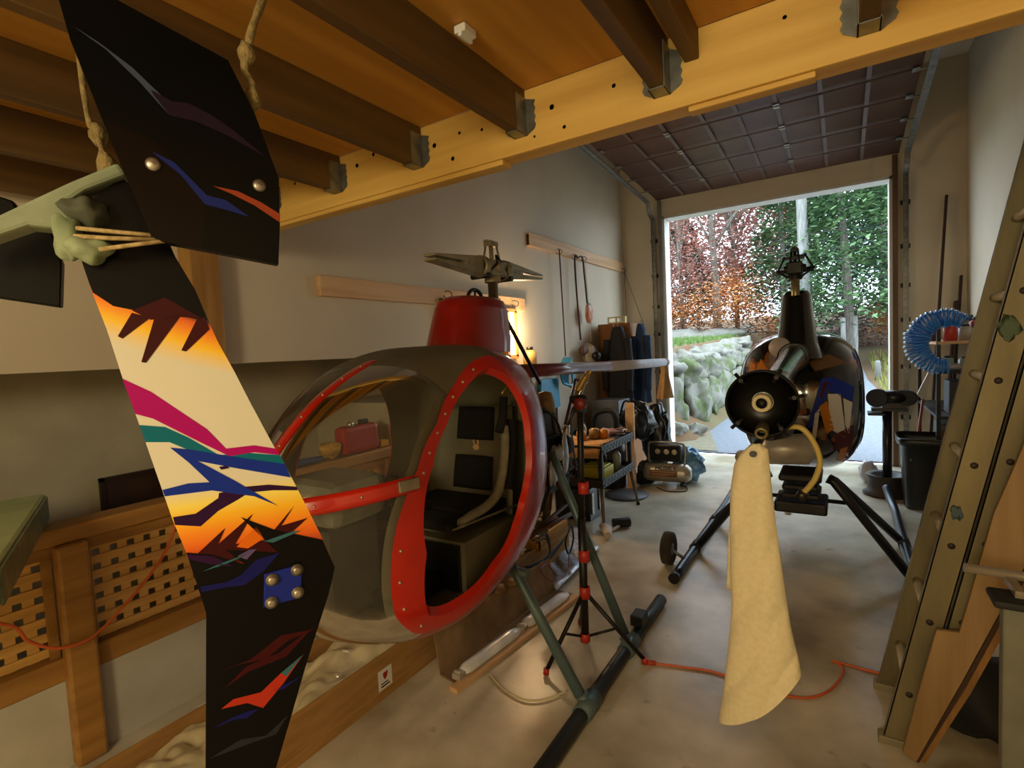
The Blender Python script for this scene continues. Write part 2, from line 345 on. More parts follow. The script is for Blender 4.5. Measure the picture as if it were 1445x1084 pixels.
m,t,bs=nodes('fin_flame_paint'); bs.inputs['Roughness'].default_value=.22; bs.inputs['Coat Weight'].default_value=.15
tc=t.nodes.new('ShaderNodeTexCoord'); sx=t.nodes.new('ShaderNodeSeparateXYZ'); t.links.new(tc.outputs['UV'],sx.inputs[0])
rp=t.nodes.new('ShaderNodeValToRGB'); cr=rp.color_ramp
stops=[(0,'08080a'),(.262,'08080a'),(.274,'d85808'),(.30,'ee8a0c'),(.335,'f2c01c'),(.39,'d6d2be'),(.71,'d8d4c0'),(.755,'f2dc60'),(.79,'f3b916'),(.83,'f08a10'),(.868,'e0600a'),(.91,'7a1a08'),(1,'7a1a08')]
cr.elements[0].position,cr.elements[0].color=stops[0][0],lin(stops[0][1]); cr.elements[1].position,cr.elements[1].color=1,lin('7a1a08')
for p_,c_ in stops[1:-1]: e=cr.elements.new(p_); e.color=lin(c_)
t.links.new(sx.outputs['Y'],rp.inputs[0]); t.links.new(rp.outputs[0],bs.inputs['Base Color'])
fin_paint=m
def fv(x,y): # paint height: 0 at the top of the fin, 1 at the lower black
    a=min(max((y-480)/200,0),1); sl=.32*(1-a)-.16*a
    return min(max((y-sl*(x-260)-300)/550,0),1)
def paint(n,c):
    m=mat('paint_'+n,c,.3,c2=c); m.node_tree.nodes['Principled BSDF'].inputs['Specular IOR Level'].default_value=.15; return m
cols=[fin_paint,paint('black','07070a'),paint('maroon','3a0d10'),paint('magenta','a8086c'),paint('teal','0a687a'),paint('blue','152f96'),paint('purple','2c0d38'),paint('red','a8301c'),paint('lilac','5b4a78'),paint('cyan','35626c'),paint('navy','14165c'),paint('grey','24262c'),paint('orange','d86a14')]
b=MB()
def fins(lst,th): # front face by rows for uv paint: simple fan strips
    b.prism([fp(x,y,-.0006) for x,y in lst],-FN*th)
    Lf=[(104,335)]+lst[:14]; Rt=[(172,250),(222,300)]+lst[14:30][::-1]
    def along(P,t):
        d=[0]
        for p,q in zip(P[:-1],P[1:]): d.append(d[-1]+math.hypot(q[0]-p[0],q[1]-p[1]))
        s=t*d[-1]
        for i in range(len(P)-1):
            if s<=d[i+1]+1e-6:
                k=(s-d[i])/(d[i+1]-d[i]); return (P[i][0]+(P[i+1][0]-P[i][0])*k,P[i][1]+(P[i+1][1]-P[i][1])*k)
        return P[-1]
    def face(u,v):
        p=along(Lf,v);q=along(Rt,v); return fp(p[0]+(q[0]-p[0])*u,p[1]+(q[1]-p[1])*u)
    b.grid(face,9,90,0,False)
fins(out,.03)
def dec(m,lst,k): b.prism([fp(x,y,k) for x,y in lst],(0,0,0),m,back=False)
c4=lambda L:[(x*.3322,360+y*.3322) for x,y in L]
c5=lambda L:[(x*.3542,700+y*.3542) for x,y in L]
k1,k2,k3,k4=.0006,.0011,.0016,.0021
dec(1,[(119,380),(131,413),(160,432),(190,438),(235,440),(275,450),(293,452),(276,410),(246,360),(222,300),(172,250),(125,285),(104,335)],k1)
for L in([(560,245),(500,345),(520,355),(640,265)],[(655,270),(600,455),(620,458),(770,255)],[(835,275),(770,405),(790,410),(890,315),(870,262)]): dec(2,c4(L),k2)
dec(2,c4([(560,235),(640,275),(760,262),(860,270),(700,180)]),k2)
dec(3,c4([(520,525),(640,580),(760,660),(880,740),(960,822),(1080,808),(1170,822),(1188,850),(1080,838),(975,855),(860,800),(740,740),(650,695),(575,675)]),k1)
dec(4,c4([(592,722),(700,730),(800,775),(930,850),(1050,840),(1190,850),(1212,892),(960,870),(800,828),(720,795),(618,795)]),k1)
dec(5,c4([(722,818),(800,825),(960,852),(1210,888),(1235,945),(1000,905),(840,875),(1000,960),(1180,1065),(1080,1025),(900,1000),(700,1025),(690,998),(800,970),(890,965),(800,880)]),k2)
dec(6,c4([(930,900),(960,895),(975,905),(940,912)]),k3)
dec(6,[(244,730),(276,725),(308,703),(309,696),(345,687),(379,684),(419,687),(420,692),(385,692),(352,695),(336,705),(308,721),(283,743),(247,741)],k1)
dec(2,[(277,783),(318,745),(308,768),(357,725),(332,768),(375,762),(415,714),(397,742),(434,731),(408,755),(455,764),(462,790),(400,800),(330,792)],k2)
dec(12,[(334,772),(362,742),(372,760),(350,774)],k3)
dec(1,[(263,780),(300,783),(346,797),(318,776),(362,778),(392,780),(340,730),(385,747),(455,762),(472.6,801),(464,838),(442.5,905),(430,945),(411,1011),(389.5,1084),(372,1180),(292,1180),(290,1084),(291,866),(278,825)],k3)
dec(6,[(264,783),(300,785),(330,800),(300,797),(268,790)],k4)
dec(10,[(283,828),(318,822),(340,812),(362,790),(395,780),(372,806),(345,826),(318,829),(284,836)],k4)
dec(9,[(285,807),(312,795),(340,785),(356,776),(340,787),(316,797)],k4); dec(9,[(373,764),(413,750),(425,749),(385,766)],k4)
dec(8,[(335,785),(352,776),(362,775),(348,790)],k4)
dec(2,c5([(850,710),(1000,650),(1120,555),(1255,530),(1150,575),(1060,650),(960,670)]),k4)
dec(2,c5([(890,770),(980,680),(1110,625),(1250,520),(1140,640),(990,700)]),k4+.0003)
dec(7,c5([(880,850),(930,810),(1040,782),(1120,705),(1210,630),(1130,745),(1048,845),(985,825)]),k4)
dec(9,c5([(1120,705),(1210,630),(1140,720)]),k4+.0003)
dec(10,c5([(840,930),(930,880),(1000,855),(1030,848),(985,885),(930,892)]),k4); dec(10,c5([(1090,775),(1205,715),(1130,770)]),k4)
dec(11,c5([(830,1050),(960,970),(1060,955),(1150,870),(1100,950),(1000,985)]),k4)
fo=new('fin_panel',b,cols,TF)
uv=fo.data.uv_layers.new(name='UVMap')
for pl in fo.data.polygons:
    for li in pl.loop_indices:
        p=fo.data.vertices[fo.data.loops[li].vertex_index].co; v=p-CAM
        z=v.dot(FW); uv.data[li].uv=(0,fv(722.5+FPX*v.dot(RT)/z,542+FPX*v.dot(DN)/z))
# refine paint: bake uv on a finer face (one quad strip per paint step keeps the gradient even)
bp=MB(); bp.prism([fp(x,y,.006) for x,y in[(373,811),(427,796),(425,844),(372,858)]],-FN*.0056)
pl=new('mounting_plate',bp,paint('plate_blue','1d2a86'),TF,bev=.002)
for x,y in((384,818),(419,804),(383,850),(420,836)):
    q=MB(); q.lathe([(.0,.0),(.0115,.0),(.0115,.003),(.008,.004),(.008,.008),(.004,.009),(0,.009)],fp(x,y,.006),FN,20); new('washer_bolt',q,m_alu,pl)
c1=lambda L:[(x*.3322,y*.3322) for x,y in L]
K=.075
def up(m,L,k): bu.prism([fp(x,y,K+k) for x,y in L],(0,0,0),m,back=False)
bu=MB(); bu.prism([fp(x,y,K) for x,y in[(66,-60),(83,0),(99,56),(143,166),(176,246),(212,331),(229,341),(393,373),(395,319),(393.5,252),(359,159),(322,85),(166,0),(90,-60)]],-FN*.022)
um=[paint('upper_black','060708'),paint('plum','1f1522'),paint('deep_blue','1a2466'),paint('rust','8a3a22'),paint('dark_brown','110906'),paint('steel','3c4354')]
up(4,c1([(440,510),(640,590),(740,690),(880,830),(860,1060),(690,1022),(640,995),(530,740)]),.0005)
up(1,c1([(640,380),(730,430),(800,438),(900,490),(1000,560),(1130,668),(960,572),(830,515),(720,490),(650,400)]),.0006)
up(5,c1([(310,110),(420,180),(560,285),(690,410),(720,490),(590,345),(450,210)]),.0005)
up(2,c1([(640,640),(740,690),(880,830),(960,850),(1060,922),(980,897),(870,868),(770,745)]),.001)
up(3,c1([(905,790),(1010,812),(1110,860),(1190,910),(1190,946),(1080,872),(980,822)]),.0008)
uo=new('stabiliser_panel',bu,um,TF)
for x,y in((216,232),(366,262)):
    q=MB(); q.lathe([(0,0),(.0105,0),(.0105,.002),(.006,.004),(0,.005)],fp(x,y,K+.0005),FN,16); new('panel_bolt',q,m_alu,uo)
bl=MB(); bl.prism([fp(x,y,-.10) for x,y in[(-80,262),(0,277),(18,283),(36,315),(70,318),(88,372),(86,434),(0,421),(-80,408)]],-FN*.02); new('lower_stabiliser',bl,um[0],TF,bev=.003)
m_tape=mat('masking_tape','8f9a80',.8,c2='717a62',scale=9,bump=.2)
bc=MB(); 
bc.prism([fp(x,y,.02) for x,y in[(-60,330),(20,292),(100,255),(166,228),(178,246),(120,268),(95,285),(105,322),(78,322),(40,318),(-60,352)]],-FN*.05); new('taped_crossbar',bc,m_tape,TF,bev=.006)
bc=MB(); bc.blob(fp(126,353,.02),(.03,.028,.02),5,.2,1.6,24); bc.blob(fp(97,334,.01),(.018,.02,.04),8,.15,1.5,20); new('tape_bundle',bc,mat('pale_green_tape','8f9b7a',.8,c2='74805f',scale=14),TF)
bc=MB(); bc.blob(fp(120,300,.0),(.033,.033,.024),2,.2,1.6,24); new('hub_cover',bc,mat('dark_olive_tape','4a4d3c',.8),TF)
for i,L in enumerate(([(108,322,.03),(160,327,.05),(226,333,.06)],[(105,333,.03),(150,336,.05),(222,338,.06)],[(140,352,.05),(185,346,.06),(232,340,.07)])):
    q=MB(); q.tube([fp(*a) for a in L],.0035,8); new('lashing_cord',q,mat('jute_cord','b8a070',.9,c2='8d7748',scale=90),TF)
# ropes
m_rope=mat('sisal_rope','8d7a4c',.95,c2='6f5e36',scale=60,bump=.4,bscale=150)
def rope(pts,l,r=.007):
    b=MB(); pts=smooth(pts,5); b.tube(pts,[r*(1+.15*math.sin(i*1.9)) for i in range(len(pts))],8)
    for i in(len(pts)//2,len(pts)-3): b.blob(pts[i],(.014,.014,.02),i,.2,3,10)
    one('hanging_rope',b,m_rope,l,'rope','ropes holding the tail fin')
tp=fp(350,60,.05)
rope([V((-.89,.63,2.40)),V((-.893,.63,2.3)),fp(356,40,.04),fp(345,95,.045),fp(355,118,.045),fp(358,150,.05)],'tied rope hanging from a joist to the upper black fin panel')
rope([fp(118,128,-.12)+V((0,0,.45)),fp(118,128,-.08),fp(138,190,-.05),fp(148,226,-.0),fp(150,236,.0)],'thin tan rope dropping from the loft to the taped crossbar',.005)
# ------------------------------------------------------------- helicopter pods
PC=(1.72,1.08); PN=2.2
OUT=[(.93,1.02),(.965,1.18),(1.08,1.33),(1.26,1.475),(1.5,1.585),(1.8,1.645),(2.06,1.61),(2.23,1.51),(2.34,1.3),(2.355,1.02),(2.25,.78),(2.03,.61),(1.8,.53),(1.58,.48),(1.38,.495),(1.17,.59),(1.03,.73),(.95,.87)]
def _cl(P,n=16):
    out=[];m=len(P)
    for i in range(m):
        a,b_,c,d=(V(P[(i+k)%m]) for k in(-1,0,1,2))
        for k in range(n):
            t=k/n; out.append(.5*(2*b_+(c-a)*t+(2*a-5*b_+4*c-d)*t*t+(3*b_-a-3*c+d)*t**3))
    return out
_tab=sorted((math.atan2(p.y-PC[1],p.x-PC[0])%(2*PI),math.hypot(p.x-PC[0],p.y-PC[1])) for p in _cl(OUT))
def interp(tab,x,per):
    x%=per
    for i in range(len(tab)):
        a0,d0=tab[i-1];a1,d1=tab[i]
        if i==0: a0-=per
        if a0<=x<=a1: return d0+(d1-d0)*(x-a0)/max(a1-a0,1e-9)
    a0,d0=tab[-1];a1,d1=tab[0]; return d0+(d1-d0)*(x-a0)/max(a1+per-a0,1e-9)
_lut=[interp(_tab,2*PI*i/1440,2*PI) for i in range(1441)]
def dout(ph):
    f=(ph%(2*PI))/(2*PI)*1440; i=min(int(f),1439); return _lut[i]+(_lut[i+1]-_lut[i])*(f-i)
def pw(Y,Z):
    ph=math.atan2(Z-PC[1],Y-PC[0]); r=min(math.hypot(Z-PC[1],Y-PC[0])/dout(ph),1)
    t=min(max((Y-.95)/.9,0),1); t=t*t*(3-2*t); N=2.3+PN*t
    return (.37+.07*t)*(1-r**N)**(1/N)
def at(X0,s,ph,d,ins=0.):
    d=min(d,dout(ph)); Y=PC[0]+d*math.cos(ph);Z=PC[1]+d*math.sin(ph)
    k=1-ins/.5
    Y2=PC[0]+d*k*math.cos(ph);Z2=PC[1]+d*k*math.sin(ph)
    return V((X0+s*max(pw(Y,Z)-ins,.0),Y2,Z2))
DOOR=[(23,.312),(48,.387),(66,.44),(84,.459),(107,.401),(132,.355),(159,.348),(183,.377),(205,.409),(222,.498),(231,.54),(238,.522),(249,.458),(268,.353),(303,.272),(325,.25),(346,.262)]
RING=[(20,.345),(48,.42),(66,.475),(77,.52),(90,.49),(112,.431),(136,.389),(161,.403),(175,.442),(190,.495),(203,.539),(220,.597),(235,.61),(249,.53),(268,.42),(303,.31),(325,.285),(346,.295)]
rad=math.radians
_dr=[(rad(a),d) for a,d in DOOR]; _rg=[(rad(a),d) for a,d in RING]
din=lambda ph: interp(_dr,ph,2*PI)
drg=lambda ph: min(max(interp(_rg,ph,2*PI),din(ph)+.012),dout(ph)*.985)
def shellpatch(b,X0,s,a0,a1,f0,f1,na,nr,ins=0.,m=0,ease=True):
    def fn(u,v):
        ph=rad(a0+(a1-a0)*u)
        vv=1-(1-v)**4 if ease else v
        return at(X0,s,ph,f0(ph)+(f1(ph)-f0(ph))*vv,ins)
    b.grid(fn,na,nr,m)
X0=-1.63
H=thing('helicopter','red bubble-canopy ultralight helicopter parked along the left wall','helicopter',(X0,1.9,0))
m_bub=glassy('dusty_acrylic')
b=MB()
for s in(1,-1): shellpatch(b,X0,s,118,238,drg,dout,60,14)
new('bubble_canopy',b,m_bub,H)
b=MB()
for s in(1,-1): shellpatch(b,X0,s,72,118,drg,dout,24,12)
new('roof_skin',b,m_shell,H)
b=MB()
for s in(1,-1):
    shellpatch(b,X0,s,238,432,drg,dout,96,12)
new('cabin_skin',b,m_red,H)
b=MB()
for s in(1,-1):
    shellpatch(b,X0,s,250,432,din,dout,90,12,.016); shellpatch(b,X0,s,72,118,din,dout,24,10,.016)
    shellpatch(b,X0,s,0,360,din,lambda p:min(drg(p)+.03,dout(p)*.98),120,4,.016)
    if s<0: shellpatch(b,X0,s,112,150,din,lambda p:din(p)+.16,20,5,.014)
new('cabin_liner',b,m_shell,H)
m_rfr=mat('red_door_frame','c4200d',.28,c2='b01a0a',scale=5,coat=.5)
for s in(1,-1):
    b=MB()
    shellpatch(b,X0,s,0,360,din,drg,144,5,-.004)
    def lip(u,v):
        ph=2*PI*u; d=din(ph); p=at(X0,s,ph,d,-.004); q=at(X0,s,ph,d-.002,.02); return p+(q-p)*v
    b.grid(lip,145,3)
    f=new('door_frame',b,m_rfr,H)
    for a in(95,106,117,128,140,152,163,196,208,219,232):
        ph=rad(a); d=(din(ph)+drg(ph))/2 if a<190 else drg(ph)-.03
        p=at(X0,s,ph,d,-.005); b=MB().blob(p,(.006,.006,.006),a,0,1,8); new('screw',b,m_screw,f)
# centre spine strip and side strap with hinge
b=MB()
def spine(u,v):
    ph=rad(112+70*v); d=dout(ph)+.004; x=(u-.5)*.05
    return V((X0+x,PC[0]+d*math.cos(ph),PC[1]+d*math.sin(ph)-abs(x)*.1))
b.grid(spine,4,40); f=new('canopy_spine',b,m_rfr,H,solid=.004)
b=MB()
for a in range(120,182,10): ph=rad(a); d=dout(ph)+.007; b.blob((X0+.01,PC[0]+d*math.cos(ph),PC[1]+d*math.sin(ph)),(.005,)*3,a,0,1,8)
new('spine_screws',b,m_screw,f)
for s in(1,-1):
    b=MB()
    def strap(u,v):
        d=.40+(.775-.40)*u; z0=1.135; Y=PC[0]-d*1.0; z=z0+.055*(v-.5)+.03*(1-u)
        ph=math.atan2(z-PC[1],Y-PC[0]); dd=math.hypot(z-PC[1],Y-PC[0])
        return at(X0,s,ph,min(dd,dout(ph)-.004),-.007)
    b.grid(strap,26,4); f=new('canopy_strap',b,m_rfr,H,solid=.004)
    q=MB()
    for u in(.15,.45,.75): q.blob(strap(u,.5)+V((s*.003,0,0)),(.005,)*3,3,0,1,8)
    new('strap_screws',q,m_screw,f)
    q=MB(); p0=strap(-.02,.5);p1=strap(.17,.55); q.bar(p0+V((s*.008,0,0)),p1+V((s*.008,0,0)),.012,.04); new('hinge',q,m_alu,f,bev=.003)
# interior
b=MB()
def bulk(u,v):
    z=.60+(1.56-.60)*v; y=2.19; return V((X0+(u*2-1)*max(pw(y,z)-.02,.02),y,z))
b.grid(bulk,15,24,smooth=False); new('bulkhead',b,m_shell,H,solid=.008)
b=MB()
def flr(u,v):
    y=1.08+1.1*v; return V((X0+(u*2-1)*max(pw(y,.62)-.03,.02),y,.62+.02*math.sin(u*9)*.2))
b.grid(flr,12,20); new('cabin_floor',b,mat('cabin_floor','4d4a3a',.7,c2='3a3729'),H,solid=.006)
S=MB(); 
def sback(u,v):
    z=.84+.50*v; x=(u-.5)*(.52-.06*v); y=2.06+.09*v-.05*(2*abs(u-.5))**3
    return V((X0+.06+x,y,z))
S.grid(sback,14,14)
def sbase(u,v):
    x=(u-.5)*.54; return V((X0+.06+x,1.62+.46*v,.84+.03*(1-v)+.04*(2*abs(u-.5))**4))
S.grid(sbase,14,10); S.bb((X0-.2,1.64,.63),(X0+.32,2.05,.83))
seat=new('seat_shell',S,m_shell,H,solid=.01)
m_cush=mat('black_cushion','0b0b0b',.9)
for z0,z1 in((1.17,1.33),(.93,1.09)):
    b=MB(); 
    def cu(u,v): 
        v0=(z0+(z1-z0)*v-.84)/.5; p=sback(.27+.46*u,v0); p.y-=.016+.014*math.sin(PI*u)**.4*math.sin(PI*v)**.4; return p
    b.grid(cu,10,10); new('back_cushion',b,m_cush,seat,solid=.012)
b=MB(); b.bb((X0-.16,1.60,.875),(X0+.28,2.04,.915)); new('seat_cushion',b,m_cush,seat,bev=.015)
b=MB(); c=sback(.5,.58); c.y-=.008
b.blob(c,(.022,.004,.017),1,.05,1,10); b.blob(c+V((-.012,0,.028)),(.006,.003,.018),1,0,1,8); b.blob(c+V((.014,0,.026)),(.007,.003,.016),1,0,1,8); new('rabbit_sticker',b,mat('sticker_tan','c9a77a',.6),seat)
b=MB(); xs=X0+.30
pts=smooth([PX(648,740,xs),PX(667,727,xs),PX(686,715,xs),PX(700,700,xs),PX(706,684,xs),PX(711,655,xs),PX(713,620,xs),PX(711,600,xs)],5)
b.tube(pts,[.012]+[.021]*(len(pts)-2)+[.014],10); new('seat_bolster',b,mat('worn_grey_pad','85806c',.85,c2='706c5a',scale=25),H)
b=MB(); b.tube(smooth([PX(722,592,xs),PX(722,640,xs),PX(716,690,xs)]),.026,10); b.tube([PX(711,560,xs),PX(709,590,xs),PX(704,610,xs)],.02,8); new('seat_belt',b,m_cush,H)
b=MB(); b.tube([PX(708,556,xs),PX(717,541,xs),PX(721,558,xs)],.006,8); new('belt_hook',b,mat('brass_hook','b59a52',.4,.7),H)
b=MB()
for x,y in((725,572),(741,572),(726,598),(742,598),(729,641)): b.blob(PY(x,y,2.183),(.008,.004,.008),1,0,1,8)
new('bulkhead_screws',b,m_screw,H)
b=MB(); b.bb((X0+.02,1.36,.63),(X0+.22,1.6,.70)); b.bb((X0-.25,1.62,.63),(X0+.3,1.66,.82)); new('seat_front_panel',b,m_black,H)
b=MB(); b.bb((X0-.17,1.15,1.0),(X0+.14,1.42,1.17)); P_=new('instrument_pod',b,mat('grey_pod','7c7d70',.35,c2='6a6b5f'),H,bev=.045)
b=MB(); b.bb((X0-.15,1.405,1.02),(X0+.12,1.425,1.15)); new('gauge_face',b,m_black,P_)
b=MB(); b.bb((X0-.10,1.16,.64),(X0+.08,1.42,1.0)); new('pedestal',b,mat('dark_pedestal','3a3a34',.6),P_,bev=.02)
b=MB(); b.tube(smooth([(X0+.25,1.9,.85),(X0+.27,1.7,.93),(X0+.27,1.5,1.02)]),.011,8); b.tube([(X0+.27,1.5,1.02),(X0+.27,1.42,1.06)],.018,8); new('collective_lever',b,m_dark,H)
b=MB(); b.tube(smooth([(X0,1.45,.64),(X0,1.55,.8),(X0,1.58,1.0)]),.01,8); b.tube([(X0,1.58,1.0),(X0,1.59,1.1)],.017,8); new('cyclic_stick',b,m_black,H)
b=MB(); b.tube(smooth([PX(640,866,-1.4),PX(660,848,-1.4),PX(690,835,-1.42),PX(705,812,-1.45)]),.018,10); b.blob(PX(610,862,-1.42),(.05,.04,.02),4,.2,3,12); new('cabin_hose',b,m_blackm,H)
# cowl, mast, rotor head, boom
b=MB(); cc=[(1.60,.50,.34,2.17),(1.68,.5,.32,2.19),(1.76,.48,.29,2.205),(1.83,.45,.27,2.215),(1.87,.41,.24,2.22),(1.888,.34,.18,2.225),(1.893,.02,.02,2.225)]
def cow(u,v):
    i=v*(len(cc)-1); k=min(int(i),len(cc)-2); f_=i-k; z,l,w_,y=(cc[k][j]*(1-f_)+cc[k+1][j]*f_ for j in range(4))
    a=2*PI*u; c_,s_=math.cos(a),math.sin(a); e=.75
    return V((X0+w_/2*math.copysign(abs(s_)**e,s_),y+l/2*math.copysign(abs(c_)**e,c_),z))
b.grid(cow,40,31,closeu=True); new('mast_cowl',b,m_red,H)
b=MB(); 
for k in range(12):
    pass
b.tube([(X0+.02+.035*0,2.22+.06*math.cos(a),1.885+.045*math.sin(a)) for a in[i*PI/10 for i in range(11)]],.01,8); b.tube([(X0+.02,2.22,1.885),(X0+.02,2.22,1.93)],.006,6); new('lifting_handle',b,m_black,H)
b=MB(); b.lathe([(.028,1.5),(.028,2.0),(.034,2.0),(.034,2.03),(0,2.03)],(X0,2.42,0)); mast=new('rotor_mast',b,mat('mast_steel','8d8468',.35,.7,c2='766e56',scale=9),H)
m_hub=mat('aged_alloy','9c9274',.45,.3,c2='80765a',scale=14)
def rotor_head(T,x,y,z,ang,grips=True,m_hub=m_hub):
    r=Matrix.Rotation(ang,3,'Z'); o_=V((x,y,z)); q=lambda a,b_,c: o_+r@V((a,b_,c))
    b=MB(); b.box(q(0,0,0),(.10,.16,.085),r); b.tube([q(-.07,0,0),q(.07,0,0)],.03,12); b.lathe([(.045,-.075),(.045,-.04),(.03,-.03)],o_); hb=new('rotor_hub',b,m_hub,T,bev=.008)
    b=MB(); b.box(q(0,0,.13),(.05,.07,.02),r); b.box(q(0,.0,.145),(.03,.1,.012),r)
    for sx in(-1,1):
        for sy in(-1,1): b.tube([q(sx*.02,sy*.025,.12),q(sx*.03,sy*.04,.03)],.006,6)
    b.tube([q(0,0,.03),q(0,0,.13)],.012,8); new('control_tower',b,m_hub,hb)
    for s in(1,-1) if grips else():
        b=MB()
        b.lathe([(.052,.085),(.06,.09),(.06,.125),(.05,.13)],o_,r@V((0,s,0)),16)
        for zz in(1,-1):
            P=[q(.035,s*.12,zz*.008),q(.035,s*.12,zz*.052),q(.035,s*.3,zz*.035),q(.035,s*.52,zz*.016),q(.035,s*.52,zz*.005),q(.035,s*.30,zz*.006)]
            b.prism(P,r@V((-.07,0,0)))
        b.box(q(0,s*.2,0),(.066,.16,.07),r); new('blade_grip',b,m_hub,T,bev=.004)
        b=MB(); b.tube([q(-.06,s*.11,-.05),q(.06,s*.11,-.05)],.014,8); b.tube([q(.04,s*.11,-.04),q(.055,s*.03,.02),q(.03,0,.07)],.007,6); new('pitch_horn',b,m_dark,T)
rotor_head(H,X0,2.42,2.06,0)
bm_=MB(); bm_.tube([(X0,2.35,1.49),(X0,4.06,1.442)],.042,18); new('tail_boom',bm_,mat('dark_red_tube','7a1a18',.38,c2='6a1412',coat=.5),H)
bm_=MB(); bm_.tube([(X0,4.06,1.442),(X0,5.72,1.405)],.043,18); bm_.tube([(X0,5.72,1.405),(X0,5.735,1.405)],[.043,.036],18); new('boom_extension',bm_,mat('polished_boom','c9c6d0',.42,.0,c2='b8b6be',scale=10),H)
b=MB(); b.tube([PX(710,442,X0+.1),PX(762,541,X0+.12)],.011,8); new('cowl_brace',b,m_dark,H)
# engine bay: frame tubes, engine block, carburettor, exhaust
E_=MB(); E_.bb((X0-.14,2.62,.74),(X0+.14,2.98,1.08)); E_.bb((X0-.1,2.64,1.08),(X0+.12,2.90,1.24))
for k in range(7): E_.bb((X0-.16,2.65,.80+k*.036),(X0+.18,2.95,.808+k*.036))
eng=new('engine_block',E_,mat('engine_casting','37332e',.5,.6,c2='221f1c',scale=12),H,bev=.006)
b=MB(); b.lathe([(0,0),(.06,0),(.06,.06),(.045,.08),(0,.08)],(X0+.17,2.8,1.02),(1,0,.1)); new('flywheel',b,m_dark,eng)
b=MB(); b.lathe([(0,0),(.055,0),(.06,.05),(.04,.12),(0,.13)],PX(770,568,X0+.1)-V((0,0,.06))); new('fuel_filter',b,mat('amber_plastic','9c8a62',.4,c2='6b5a3c'),H)
b=MB(); b.tube(smooth([PX(772,640,X0+.15),PX(782,672,X0+.17),PX(795,650,X0+.17),PX(800,600,X0+.17)]),[.02,.03,.03]+[.024]*10+[.02]*6,10); new('exhaust_pipe',b,mat('chromed_pipe','c9c8cc',.2,.9),H)
b=MB(); a_=PX(782,655,X0+.2); b.blob(PX(786,640,X0+.27),(.03,.06,.05),4,.3,3,12); b.blob(PX(797,640,X0+.28),(.012,.035,.12),5,.2,3,14); b.blob(PX(780,668,X0+.27),(.02,.04,.07),7,.25,3,12); new('foil_wrap',b,mat('foil','c8cdd6',.3,.6,c2='9aa0aa',scale=30),H)
fr=MB()
Tr=[((795,612),(812,536)),((802,600),(826,540)),((796,610),(783,690)),((812,536),(828,540)),((776,560),(796,690)),((784,620),(776,720))]
for p,q in Tr: fr.tube([PX(*p,X0+.12),PX(*q,X0+.12)],.010,8)
fr.tube([(X0-.18,2.36,.6),(X0-.1,2.9,1.42)],.012,8); fr.tube([(X0+.18,2.36,1.4),(X0+.2,2.8,.66)],.012,8); fr.tube([(X0+.2,2.8,.66),(X0+.2,2.36,.6)],.012,8)
fr.tube([(X0+.2,2.30,.62),(X0+.24,2.95,.60)],.014,8); fr.tube([(X0-.2,2.30,.62),(X0-.24,2.95,.60)],.014,8)
new('airframe_tubes',fr,mat('brown_tube','5d3526',.4,.4,c2='3d241b'),H)
b=MB(); b.bb((X0+.14,2.3,.98),(X0+.19,2.36,1.2)); b.tube(smooth([(X0+.2,2.38,1.3),(X0+.24,2.5,1.1),(X0+.22,2.6,.9),(X0+.2,2.5,.7)]),.01,8); b.tube(smooth([(X0+.1,2.38,1.36),(X0+.2,2.7,1.2),(X0+.2,2.8,.9)]),.008,8); new('engine_wiring',b,m_blackm,H)
b=MB(); b.tube([(X0+.0,2.9,.5),(X0+.03,2.92,.92)],.028,12); b.tube([(X0+.0,2.85,.44),(X0-.05,2.88,.50)],.04,12); new('tail_strut',b,mat('dull_bronze','6b5a3e',.45,.6),H)
# landing gear
m_leg=mat('blue_grey_leg','5f7478',.4,.3,c2='4c6064',scale=6)
m_skid=mat('worn_black_skid','19191b',.4,.3,c2='2c2c2c',scale=7)
for s in(1,-1):
    xs=X0+s*.67
    g=MB(); g.tube([(X0+s*.27,2.06,.57),(X0+s*.30,2.05,.54),(xs-s*.035,2.0,.075)],[.024,.024,.026],12); new('landing_leg',g,m_leg,H)
    g=MB(); g.tube([(X0+s*.32,2.42,1.06),(xs-s*.03,2.55,.08)],[.02,.026],12); new('landing_leg',g,m_leg,H)
    g=MB(); pts=[(xs,1.1,.16),(xs,1.2,.075),(xs,1.32,.038),(xs,1.6,.035),(xs,3.10,.035)]; g.tube(smooth(pts,4),.034,14); sk=new('skid',g,m_skid,H)
    for y in(2.0,2.53):
        g=MB(); g.tube([(xs,y-.07,.036),(xs,y+.07,.036)],.041,14); g.tube([(xs-s*.03,y,.08),(xs,y,.04)],.028,10); new('leg_saddle',g,m_leg,sk)
    g=MB(); g.bb((xs-.04,2.66,.07),(xs+.03,2.76,.13)); new('wheel_clamp',g,m_skid,sk,bev=.006)
g=MB(); g.tube([(X0-.36,2.06,.545),(X0+.36,2.06,.545)],.022,12); new('cross_tube',g,m_leg,H)
